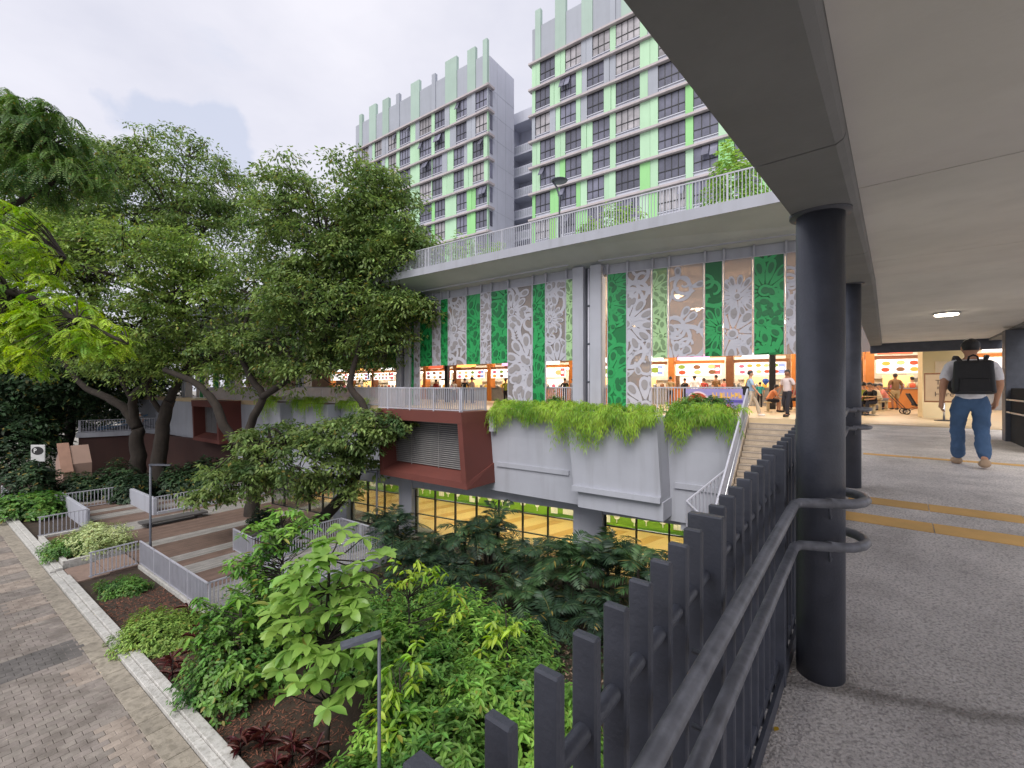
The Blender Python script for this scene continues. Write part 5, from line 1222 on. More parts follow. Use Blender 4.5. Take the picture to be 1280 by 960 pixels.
# large-leaved sapling: every big leaf is its own piece
def leaf_piece(seed, L=1.0):
    R = random.Random(seed); mb = MB(); rows = 6; V = []
    for i in range(rows+1):
        t = i/rows; w = .245*(math.sin(PI*min(1, t**1.35))**.75) if 0 < i < rows else .004
        y = L*t; z = -.30*t*t*R.uniform(.8, 1.3)+.06*t
        V += [(-w, y, z+w*.28), (0, y, z), (w, y, z+w*.28)]
    Fc = []
    for i in range(rows):
        b = i*3; Fc += [(b, b+1, b+4, b+3), (b+1, b+2, b+5, b+4)]
    return mb.add(V, Fc, True).mesh('leaf')
LFM = []
for i in range(5):
    q = leaf_piece(70+i); q.materials.append(LF_BIG); LFM.append(q)
def sapling(label, base, h, lobes, seed, meshes, Lr, name, per, trunk_pts):
    rg = np.random.default_rng(seed); t = thing(name, label, 'tree', base); limb(t, trunk_pts, .06, .025, 'trunk')
    crown = put('crown', None, t, M=Matrix.Translation(Vector(lobes[0][0]))); cnt = 0; br = MB(); extra = MB(); TP = np.array([tuple(p) for p in trunk_pts])
    for c, r, n in lobes:
        p, d = ell_points(n, rg, c, r, .55, -.8)
        for q, dq in zip(p, d):
            j = np.argmin(np.abs(TP[:, 2]-(q[2]-.35))); a = Vector(TP[j]); br.tube([a, a.lerp(Vector(q), .5)+Vector((0, 0, -.08)), Vector(q)], [.02, .015, .008], 5, cap=False)
            k = per+int(rg.integers(-1, 2)); a0 = rg.random()*6
            for i in range(k):
                az = a0+2*PI*i/k+rg.normal()*.15; pit = rg.uniform(-.35, .45); Ls = rg.uniform(*Lr)
                Mx = Matrix.Translation(Vector(q)) @ Matrix.Rotation(az, 4, 'Z') @ Matrix.Rotation(pit, 4, 'X') @ Matrix.Rotation(rg.normal()*.25, 4, 'Y') @ Matrix.Diagonal((Ls*rg.uniform(.85, 1.15), Ls, Ls, 1))
                me_ = meshes[int(rg.integers(0, len(meshes)))]; cnt += 1
                if cnt <= 300: put('leaf', me_, crown, M=Mx)
                else: extra.add([Mx @ v_.co for v_ in me_.vertices], [tuple(p_.vertices) for p_ in me_.polygons], True)
    if extra.v: extra.build('leaf_mass', LF_BIG, crown, kind='stuff')
    br.build('branches', BARK, t, kind='stuff')
Ys = 9.6
sb = at(408, 940, Ys)
sapling('young tree with large bright green leaves in the near garden', (sb.x, sb.y, -.02), 4.6,
        [E(400, 775, Ys-.25, 70, 56, .7, 20), E(418, 700, Ys-.1, 60, 36, .6, 14), E(395, 850, Ys-.3, 60, 42, .7, 14), E(400, 775, Ys+.2, 72, 84, .5, 48)], 601, LFM, (.28, .42), 'large_leaved_sapling', 7,
        [(sb.x, sb.y, -.05), (sb.x+.05, sb.y, 1.2), (sb.x-.02, sb.y+.02, 2.5), (sb.x+.04, sb.y, 3.6), (sb.x+.05, sb.y, 4.3)])
# smaller-leaved sapling behind it, sprouts with drooping leaves
def leafy(label, base, h, lobes, seed, lm, L, W, per, name, droop=.3, n_st=1):
    rg = np.random.default_rng(seed); t = thing(name, label, 'tree' if h > 3 else 'plant', base, 'young trees and sprouts in the near garden'); b = np.array(base, float); out = []; br = MB()
    MB().tube([b, b+np.array([.05, 0, h*.5]), b+np.array([0, .05, h*.9])], [.035, .028, .012], 7).build('trunk' if h > 3 else 'stem', BARK, t)
    for c, r, n in lobes:
        p, d = ell_points(n, rg, c, r, .3, -1.0)
        for q in p:
            z = min(max(q[2]-.4, b[2]+.2), b[2]+h*.88); a = Vector((b[0], b[1], z)); br.tube([a, a.lerp(Vector(q), .6)+Vector((0, 0, -.05)), Vector(q)], [.012, .01, .005], 4, cap=False)
        c_ = np.repeat(p, per, 0); m = len(c_); a = rg.random(m)*6.28; dd = np.stack([np.cos(a), np.sin(a), rg.uniform(-.6, .35, m)], 1)
        out.append(leaf6(c_+rg.normal(size=(m, 3))*.04, dd, np.array([[0, 0, 1.0]])+rg.normal(size=(m, 3))*.3, L*rg.uniform(.7, 1.2, m), W*rg.uniform(.8, 1.2, m), .1, droop))
    v, f = join(out); put('crown' if h > 3 else 'leaves', mesh_np('crown', v, f, lm), t); br.build('branches', BARK, t, kind='stuff')
LF_MIDG = leafmat('mid green sapling leaf', S(78, 124, 52), S(130, 168, 76), .3, .4)
b = at(352, 850, 12.6); leafy('slender sapling with smaller leaves behind the large leaved one', (b.x, b.y, -.02), 4.7, [E(355, 665, 12.6, 52, 34, .8, 60), E(345, 720, 12.6, 60, 40, .9, 70), E(310, 700, 12.3, 26, 20, .5, 18)], 611, LF_MIDG, .22, .085, 8, 'slender_sapling')
b = at(632, 900, 10.6); leafy('tall sprout with drooping yellow green leaves near the gravel', (b.x, b.y, -.02), 3.0, [E(625, 785, 10.6, 22, 26, .35, 10), E(622, 830, 10.6, 24, 36, .4, 14)], 612, LF_YG, .24, .085, 6, 'leafy_sprout', .55)
b = at(480, 930, 9.0); leafy('yellow green sprout beside the near lamp pole', (b.x+.3, b.y, -.02), 2.6, [E(505, 830, 9.2, 30, 40, .4, 12), E(490, 900, 8.8, 30, 26, .4, 12)], 613, LF_YG, .25, .09, 6, 'leafy_sprout', .6)
b = at(510, 800, 11.4); leafy('pale green sprout above the umbrella shrubs', (b.x, b.y, -.02), 3.0, [E(520, 720, 11.6, 42, 26, .6, 20), E(560, 760, 11.6, 30, 24, .5, 10)], 614, LF_YG, .22, .08, 6, 'leafy_sprout', .5)
b = at(300, 830, 11.4); leafy('broad leaved sprout above the round dark bush', (b.x, b.y, -.02), 2.6, [E(275, 775, 11.6, 42, 34, .6, 26), E(300, 845, 11.0, 30, 24, .5, 10)], 615, LF_MIDG, .26, .10, 7, 'leafy_sprout', .5)
# gravel and leaf litter by the pickets
rg = np.random.default_rng(77); gp = at(688, 835, 12.2); n = 900
c = np.stack([gp.x+rg.normal(size=n)*.8, gp.y+rg.normal(size=n)*.9, np.full(n, -.015)], 1)
dd = rdir(n, rg); dd[:, 2] *= .2; v, f = quads(c, dd, np.array([[0, 0, 1.0]])+rg.normal(size=(n, 3))*.3, .11, .06, .1, -.1)
put('leaf_litter', mesh_np('leaf_litter', v, f, mat('dry leaf litter', S(140, 118, 100), .9, .2, 5, island=.4)), None, kind='stuff', label='dry leaf litter under the shrubs', category='litter')
rg = np.random.default_rng(78); n = 4200; q = [FP @ Vector((rg.uniform(-22, -9), rg.uniform(4.35, 6.3), -.012)) for _ in range(n)]
dd = rdir(n, rg); dd[:, 2] *= .25; v, f = quads(np.array([tuple(p) for p in q]), dd, np.array([[0, 0, 1.0]])+rg.normal(size=(n, 3))*.3, .12, .03, .1, -.15)
put('bark_mulch', mesh_np('bark_mulch', v, f, mat('mulch', S(112, 72, 56), .95, .2, 5, island=.45)), None, kind='stuff', label='brown mulch over the flower bed', category='mulch')
# fallen yellow leaves on the ramp
for (u, v_, lab) in ((987, 780, 'small yellow leaf on the ramp beside the column'), (968, 915, 'small yellow leaf on the ramp near the railing foot')):
    k = (u-640)/F_PX; best = None
    for i in range(400):
        s = .3+i*.01; Y = s/(math.sin(TH)*k+math.cos(TH)); p = Vector((k*Y, Y, 0)); q = FW.inverted() @ p
        vv = HOR+(CZ-zr(q.y))/Y*F_PX
        if best is None or abs(vv-v_) < best[0]: best = (abs(vv-v_), Vector((p.x, p.y, zr(q.y)+.004)))
    pv, pf = leaf6(np.array([tuple(best[1])]), np.array([[.8, .5, 0.05]]), np.array([[0, 0, 1.0]]), .03, .02, .1, -.1)
    t = put('fallen_leaf', mesh_np('fallen_leaf', pv, pf, mat('fallen yellow leaf', S(196, 160, 40), .6)), None, label=lab, category='leaf', group='fallen leaves')
# ---- hanging plants over the planter troughs
LF_FERN = leafmat('hanging fern', S(108, 148, 50), S(164, 192, 76), .4, .45)
def hanging(label, F_, x0, x1, y, z, seed, dens=90, drop=(.35, 1.1), depth=1.0):
    rg = np.random.default_rng(seed); n = int((x1-x0)*dens); out = []
    t = thing('hanging_plant', label, 'plant', F_ @ Vector(((x0+x1)/2, y+.4, z)), 'plants hanging over the planters')
    xs = rg.uniform(x0, x1, n); ph = rg.random()*6
    for x in xs:
        front = rg.random() < .6; D = rg.uniform(*drop)*max(.25, .6+.75*math.sin(x*2.6+ph)*math.sin(x*1.3+ph*2)+.2*math.sin(x*7+ph))
        m = 10; tt = (np.arange(m)+1)/m; sx = rg.normal()*.2
        if front:
            py = y+.1-(.32+.2*rg.random())*np.sin(tt*1.7); pz = z+.16*np.sin(tt*3.0)-D*tt**1.8
        else:
            d = rg.uniform(.1, depth); py = y+d-.35*tt; pz = z+.30*np.sin(tt*2.4)*rg.uniform(.5, 1.3)
        pts = np.stack([x+sx*tt, py, pz], 1); tan = unit(np.gradient(pts, axis=0)); side = unit(np.cross(tan, np.array([.1, -.8, .6])))
        for s in (-1, 1):
            dd = side*s*.45+tan*1.0+rg.normal(size=tan.shape)*.16; out.append(quads(pts, dd, np.cross(side, tan)+rg.normal(size=tan.shape)*.3, .19*rg.uniform(.7, 1.2, m), .026, .05, .3))
    v, f = join(out); put('foliage', mesh_np('foliage', v, f, LF_FERN), t, M=F_)
hanging('bright green fern hanging over the planter beside the red balcony', FL, -3.45, .9, -1.95, FZ+.12, 701)
hanging('bright green fern hanging over the projecting middle planter', FL, .9, 4.5, -3.05, FZ+.10, 702, 105)
hanging('bright green fern hanging over the planter next to the stair', FL, 4.5, 6.7, -1.95, FZ+.12, 703, 105, (.4, 1.15))
for k in range(4):
    x = -15.4-2.9*k; hanging(['fern over the first far planter left of the leaning tree', 'fern over the second far planter behind the leaning tree', 'fern over the third far planter behind the middle tree', 'fern over the last far planter near the middle trunk'][k], FL, x, x+2.6, -2.0-.8*(k % 2), FZ+.12, 710+k, 40)
p = wpt(FL, 5.4, -.9, FZ); shrub('leafy green hedge mound behind the fern next to the stair', (p.x, p.y, FZ), (1.1, .75), .75, 720, LF_BUSH, 700, 6, .14, .05, 'planter_bush', 'planter bushes')
p = wpt(FL, -.6, -1.1, FZ); shrub('small leafy bush behind the fern below the long green panel', (p.x, p.y, FZ), (.45, .4), .7, 721, LF_BUSH, 160, 6, .14, .05, 'planter_bush', 'planter bushes')
# ---- roof terrace plants
def tshrub(lab, u, v, Y, r, h, seed, lm, n=260): 
    p = at(u, v, Y); shrub(lab, (p.x, p.y, 14.3), (r, r), h, seed, lm, n, 6, .2, .08, 'terrace_shrub', 'roof terrace plants')
LF_TER = leafmat('terrace shrub leaf', S(120, 160, 70), S(170, 196, 110), .4)
tshrub('spreading shrub on the roof terrace before the lower tower', 578, 300, 27.5, 1.9, 2.9, 731, LF_TER, 420)
tshrub('small shrub on the roof terrace near the lower tower flank', 622, 295, 25, 1.0, 1.7, 732, LF_TER)
tshrub('shrub behind the terrace railing below the taller tower', 776, 280, 20, 1.1, 1.9, 733, LF_TER)
tshrub('tall shrub on the terrace beside the canopy beam', 918, 250, 17, 1.1, 3.0, 734, LF_TER, 420)
tshrub('low shrub on the terrace beside the slim lamp', 738, 280, 21, .8, 1.4, 735, LF_TER)
# ================================================================== food court interior
ORANGE = mat('orange laminate', S(192, 118, 52), .5, .1, 2)
BROWNP = mat('brown laminate', S(120, 74, 42), .5, .15, 2)
BOARDW = emit('lit menu board', (1, .97, .95), .50); LB_W = emit('white light box', (1, .98, 1), .75); LB_P = emit('pink light box', (1, .35, .75), .65); LB_O = emit('orange light box', (1, .45, .12), .6); LB_R = emit('red light box', (.9, .12, .06), .5)
STRIP = emit('stall light strip', (1, .88, .7), 9)
FOOD = [emit('food print %d' % i, c, .35) for i, c in enumerate((S(200, 150, 60), S(170, 70, 40), S(120, 140, 50), S(210, 180, 120), S(120, 80, 50), S(190, 90, 110)))]
PLATE = emit('plate print', (.75, .77, .85), .42); CARD = [emit('blue card', (.25, .32, .6), .3), emit('red card', (.7, .12, .12), .3)]
TILEW = mat('white kitchen tile', S(214, 206, 190), .35, .1, 3); STSTEEL = mat('kitchen steel', S(160, 160, 160), .35, .1, 3, metallic=.6)
def disc(mb, cx, cz, rx, rz, y0, y1, n=14):
    c = [(cx+rx*math.cos(2*PI*a/n), cz+rz*math.sin(2*PI*a/n)) for a in range(n)]; mb.prism([(x, y0, z) for x, z in c], [(x, y1, z) for x, z in c])
def stall(F_, x0, w, y, i, label):
    R = random.Random(900+i); t = thing('food_stall', label, 'food stall', F_ @ Vector((x0+w/2, y, FZ)), 'food stalls')
    MB().box((x0+.2, y, FZ), (x0+w-.05, y+.6, FZ+1.0), bev=.01).build('counter', STSTEEL if i % 3 else ORANGE, t, M=F_)
    MB().box((x0+.2, y-.06, FZ+1.001), (x0+w-.05, y+.62, FZ+1.05)).build('counter_top', STSTEEL, t, M=F_)
    MB().box((x0-.17, y-.1, FZ), (x0+.19, y+.5, 9.98)).build('pillar', (ORANGE, BROWNP, ORANGE)[i % 3], t, M=F_)
    MB().box((x0+.2, y-.02, 9.42), (x0+w-.18, y+.3, 9.60)).build('header', ORANGE if i % 2 else BROWNP, t, M=F_)
    MB().box((x0+.2, y+2.3, FZ), (x0+w-.2, y+2.4, 9.9)).build('kitchen_wall', TILEW, t, M=F_)
    for z in (8.0, 8.45): MB().box((x0+.4, y+2.0, z), (x0+w-.4, y+2.29, z+.04)).build('shelf', STSTEEL, t, M=F_)
    MB().box((x0+.4, y+.4, 9.30), (x0+w-.4, y+.5, 9.40)).build('light_strip', STRIP, t, M=F_)
    mw = w-.62; mx = x0+.28
    b = MB().box((mx, y-.14, 8.72), (mx+mw, y-.05, 9.40)).build('menu_board', BOARDW, t, M=F_)
    n = R.choice((3, 4, 5, 6)); rows = 1 if n == 3 else 2; ps = (.34, .26, .22, .18)[n-3]
    for k in range(n-1):
        for r in range(rows):
            cx, cz = mx+.36+k*(mw-.85)/max(1, n-2)+R.uniform(-.04, .04), (9.06 if rows == 1 else 8.89+.33*r)+R.uniform(-.02, .02)
            mb = MB(); disc(mb, cx, cz, ps, min(.24, ps*.66), y-.155, y-.141); mb.build('plate_print', PLATE, b, M=F_)
            mb = MB(); disc(mb, cx, cz, ps*.78, min(.19, ps*.5), y-.17, y-.156); mb.build('dish_print', FOOD[R.randrange(6)], b, M=F_)
    MB().box((mx+mw-.36, y-.165, 8.78), (mx+mw-.04, y-.141, 9.34)).build('number_card', CARD[i % 2], b, M=F_)
    MB().box((mx+mw-.30, y-.18, 8.98), (mx+mw-.10, y-.166, 9.14)).build('card_print', LB_W, b, M=F_)
    lw = mw*R.uniform(.5, .75); lx = mx+R.uniform(0, mw-lw)
    MB().box((lx, y-.2, 9.66), (lx+lw, y-.02, 9.96), bev=.01).build('light_box', (LB_W, LB_W, LB_P, LB_W, LB_O, LB_R, LB_W)[i % 7], t, M=F_)
    sw = w*.4; sx = x0+.3+R.random()*w*.2
    MB().box((sx, y+1.2, 8.0), (sx+sw, y+1.25, 8.62)).build('hanging_poster', emit('poster', (1, .92, .82), .35) if i % 2 else emit('amber poster', (1, .62, .22), .4), t, M=F_)
    for k in range(6):
        px = x0+.5+k*(w-1)/5; MB().lathe([(.1, 0), (.13, .1), (.12, .2), (.03, .26)], (px, y+.3, FZ+1.051), 10).build('pot', FOOD[R.randrange(6)] if k % 2 else STSTEEL, t, M=F_)
k = 0
dl = ['stall seen past the long grey panel', 'stall with the pink light box', 'stall with orange light box behind the balcony railing', 'stall with red light box left of the long panels', 'stall half hidden by the paired column', 'stall behind the leaning tree', 'stall glowing behind the middle tree', 'stall glimpsed left of the middle tree', 'farthest stall glimpsed at the left', 'stall beyond the first bay']
for i in range(9):
    stall(FL, -5.6-3.7*i, 3.6, 9.6, (6, 3, 2, 4, 5, 0, 1, 4, 3)[i], 'lit food ' + dl[(4, 0, 3, 1, 2, 9, 5, 6, 7)[i]])
dr = ['stall right of the white paired column', 'stall with many small dish pictures behind the fern', 'stall behind the stair top', 'stall beside the dark post at the stair', 'stall seen right of the walkway columns', 'stall with a round dish picture behind the stroller', 'stall hidden behind the walking man']
for i in range(7): stall(FR, -1.4+3.25*i, 3.15, 9.6, i+8, 'lit food ' + dr[i])
# dark structural posts in the hall
for (F_, x, y, lab) in ((FR, 7.1, 6.0, 'dark slim post inside the food court near the stair top'), (FL, -13.2, 5.0, 'dark slim post inside the food court behind the balcony railing')):
    t = thing('hall_post', lab, 'post', F_ @ Vector((x, y, FZ)), 'hall posts'); MB().box((x-.14, y-.14, FZ), (x+.14, y+.14, 12.9), bev=.02).build('shaft', BLACKMETAL, t, M=F_)
t = thing('timber_partition', 'tall brown timber partition between stalls left of the long panels', 'partition', FL @ Vector((-6.8, 6, FZ)))
MB().box((-8.0, 5.4, FZ), (-6.2, 5.7, 9.7)).build('panel', BROWNP, t, M=FL)
# pendant lamps
ENAMEL = mat('white enamel shade', S(226, 222, 214), .35, .04)
def pendant(u, v, Y, lab):
    p = at(u, v, Y); t = thing('pendant_lamp', lab, 'pendant lamp', p, 'pendant lamps of the food court')
    MB().lathe([(.05, .34), (.07, .30), (.10, .16), (.34, .04), (.36, 0), (.33, .0), (.09, .13)], p, 20).build('shade', ENAMEL, t)
    MB().lathe([(.06, .02), (.1, -.02), (.1, -.08), (.05, -.12)], p, 12).build('bulb', emit('pendant bulb', (1, .86, .66), 9), t)
    MB().tube([p+Vector((0, 0, .33)), Vector((p.x, p.y, 12.92))], .012, 6).build('cord', BLACKMETAL, t)
    ld = bpy.data.lights.new('pendant_light', 'POINT'); ld.energy = 110; ld.color = (1, .88, .74); ld.shadow_soft_size = .12
    put('pendant_light', ld, t, M=Matrix.Translation(p-Vector((0, 0, .25))))
for u, v, Y, lab in ((846, 370, 20.5, 'pendant lamp behind the clear brown panel'), (872, 386, 23.5, 'second pendant lamp behind the clear brown panel'), (889, 399, 26, 'pendant lamp behind the dark green panel'), (793, 408, 27, 'pendant lamp behind the long grey panel'), (959, 358, 19.5, 'pendant lamp behind the broad green panel'), (768, 400, 26, 'pendant lamp behind the long green panel'), (902, 408, 28, 'farthest pendant lamp behind the dark green panel'), (984, 402, 24, 'pendant lamp at the edge of the front column'), (620, 420, 33, 'pendant lamp behind the middle green panel'), (560, 425, 36, 'pendant lamp behind the left grey panel'), (690, 415, 29, 'pendant lamp behind the left long panels'), (430, 440, 44, 'pendant lamp behind the leaning tree'), (1110, 395, 21, 'pendant lamp beyond the walkway lintel'), (1190, 390, 19, 'pendant lamp hidden above the walking man')):
    pendant(u, v, Y, lab)
# cream wall pier, posters, sign stand
CREAM = mat('cream wall', S(220, 200, 158), .7, .06, 1)
def floor_at(u, v): return ground_at(u, v, FZ)
fp = floor_at(1182, 524)
t = thing('cream_pier', 'cream wall pier with a flower poster behind the sign stand', 'wall', fp)
FCP = frame(fp.x-.5, fp.y+.9, .885, -.465)
MB().box((.42, 0, FZ), (1.7, .5, 12.9)).build('wall', CREAM, t, M=FCP)
po = MB().box((.75, -.02, 7.9), (1.4, -.002, 8.9)).build('poster', mat('pale poster', S(230, 208, 180), .5), t, M=FCP)
R = random.Random(4)
for k in range(7):
    mb = MB(); disc(mb, .85+R.random()*.45, 8.1+R.random()*.7, .09, .11, -.035-.001*k, -.021); mb.build('flower_print', (FOOD[5], FOOD[0], FOOD[3])[k % 3], po, M=FCP)
ss = floor_at(1180, 526); FSS = frame(ss.x, ss.y, .75, -.66)
t = thing('sign_stand', 'beige notice board on a slim floor stand beside the man', 'sign', ss)
SIGNB = mat('beige notice board', S(176, 150, 118), .6, .06, 2)
bd = MB().box((-.45, -.03, 7.55), (.45, .03, 8.42), bev=.01).build('board', SIGNB, t, M=FSS)
for lo, hi in (((-.47, -.035, 8.42), (.47, .035, 8.46)), ((-.47, -.035, 7.51), (.47, .035, 7.55)), ((-.47, -.035, 7.551), (-.45, .035, 8.419)), ((.45, -.035, 7.551), (.47, .035, 8.419))): MB().box(lo, hi).build('frame', BROWNP, bd, M=FSS)
INK = mat('dark print', S(70, 54, 44), .6)
for s_, z, sz in (('Tray', 8.15, .22), ('Return', 7.97, .12), ('Here', 7.77, .22)):
    text(s_, sz, FSS @ Matrix.Translation((0, -.034, z)) @ Matrix.Rotation(PI/2, 4, 'X'), INK, bd)
MB().tube([FSS @ Vector((0, 0, FZ)), FSS @ Vector((0, 0, 7.52))], .03, 10).build('pole', STEEL, t)
MB().lathe([(.24, 0), (.24, .02), (.05, .04)], ss, 20).build('base', BLACKMETAL, t)
# banner on the railing
FB = FL @ Matrix.Translation((4.55, .30, 0))
t = thing('vinyl_banner', 'lilac and orange food banner tied to the railing near the stair', 'banner', FL @ Vector((5, .3, 7)))
bn = MB().box((0, -.02, FZ+.15), (2.1, -.005, FZ+1.02)).build('sheet', mat('lilac vinyl', S(150, 140, 190), .5, .1, 3), t, M=FB)
dome = [(.45+.38*math.cos(a*PI/12), FZ+.5+.36*math.sin(a*PI/12)) for a in range(13)]
MB().prism([(x, -.034, z) for x, z in dome], [(x, -.021, z) for x, z in dome]).build('mushroom_print', mat('red print', S(200, 70, 50), .5), bn, M=FB)
dome = [(.45+.44*math.cos(a*PI/12), FZ+.48+.44*math.sin(a*PI/12)) for a in range(13)]
MB().prism([(x, -.027, z) for x, z in dome], [(x, -.0205, z) for x, z in dome]).build('halo_print', mat('pale print', S(220, 196, 200), .5), bn, M=FB)
MB().box((.28, -.03, FZ+.2), (.62, -.021, FZ+.47)).build('stalk_print', FOOD[3], bn, M=FB)
R = random.Random(8)
for k in range(8):
    x = 1.0+k*.13
    MB().box((x, -.03, FZ+.66), (x+.03, -.021, FZ+.88)).box((x+.04, -.03, FZ+.66+.07*R.randint(0, 2)), (x+.1, -.021, FZ+.72+.07*R.randint(0, 2))).build('glyph_print', mat('yellow print', S(236, 180, 60), .5), bn, M=FB)
MB().box((.95, -.029, FZ+.5), (2.05, -.021, FZ+.6)).build('blue_print', mat('violet print', S(90, 80, 160), .5), bn, M=FB)
tri = [(1.3, FZ+.2), (1.8, FZ+.2), (1.55, FZ+.45)]
MB().prism([(x, -.032, z) for x, z in tri], [(x, -.021, z) for x, z in tri]).build('peak_print', FOOD[5], bn, M=FB)
# ================================================================== furniture
WOODT = mat('pale wood laminate', S(190, 150, 104), .45, .12, 3); STOOL = mat('beige stool plastic', S(196, 176, 140), .5, .06, 3)
def table(p, lab):
    t = thing('dining_table', lab, 'table', p, 'food court tables'); p = Vector(p)
    MB().lathe([(.40, 0), (.42, .015), (.40, .035)], p+Vector((0, 0, .71)), 28).build('top', WOODT, t)
    MB().lathe([(.05, 0), (.05, .71)], p, 12).build('stem', STSTEEL, t); MB().lathe([(.25, 0), (.25, .02), (.06, .05)], p, 20).build('base', BLACKMETAL, t)
def stool(p, lab):
    t = thing('stool', lab, 'stool', p, 'food court stools'); p = Vector(p)
    MB().lathe([(.15, 0), (.17, .02), (.16, .05)], p+Vector((0, 0, .40)), 20).build('seat', STOOL, t)
    MB().lathe([(.06, 0), (.06, .40)], p, 12).build('stem', STOOL, t); MB().lathe([(.16, 0), (.16, .02), (.07, .05)], p, 16).build('base', STOOL, t)
# ================================================================== people
SKINS = [mat('warm skin', S(196, 146, 116), .55, .05, 9), mat('brown skin', S(150, 102, 76), .55, .05, 9)]
HAIRM = mat('black hair', (.012, .011, .012), .45, .2, 30, bump=.4, bscale=120)
def cloth(name, c, r=.85): return mat('cloth '+name, c, r, .12, 6, bump=.35, bscale=22)
def skin_obj(name, V, Ed, parent, m, M, sub=2, root=0, wrinkle=0):
    me = bpy.data.meshes.new(name); me.from_pydata([v[:3] for v in V], Ed, []); me.materials.append(m)
    o = put(name, me, parent, M=M); sk = o.modifiers.new('skin', 'SKIN'); sk.use_smooth_shade = True
    for i, v in enumerate(V):
        d = me.skin_vertices[0].data[i]; d.radius = (v[3], v[4] if len(v) > 4 else v[3]); d.use_root = (i == root)
    s_ = o.modifiers.new('subdivision', 'SUBSURF'); s_.levels = sub; s_.render_levels = sub
    if wrinkle:
        s_.levels = s_.render_levels = 4; tx = bpy.data.textures.new('cloth folds', 'CLOUDS'); tx.noise_scale = .11; tx.noise_depth = 2
        dm = o.modifiers.new('folds', 'DISPLACE'); dm.texture = tx; dm.strength = wrinkle; dm.mid_level = .5; dm.texture_coords = 'LOCAL'
    return o
def hair_mesh(r=.102, long=False):
    mb = MB(); nu, nv = 20, 12; V = []; Fc = []
    for j in range(nv+1):
        th = PI*j/nv
        for i in range(nu):
            ph = 2*PI*i/nu; w = 1+.04*math.sin(5*ph+3*th); V.append((r*.93*w*math.sin(th)*math.cos(ph), r*1.08*w*math.sin(th)*math.sin(ph), r*1.08*math.cos(th)))
    for j in range(nv):
        for i in range(nu):
            q = (j*nu+i, j*nu+(i+1) % nu, (j+1)*nu+(i+1) % nu, (j+1)*nu+i); c = [sum(V[k][a] for k in q)/4 for a in range(3)]
            lim = .035 if c[1] > .02 else (-.01 if c[1] > -.03 else (-.11 if long else -.055))
            if c[2] > lim: Fc.append(q)
    return mb.add(V, Fc, True)
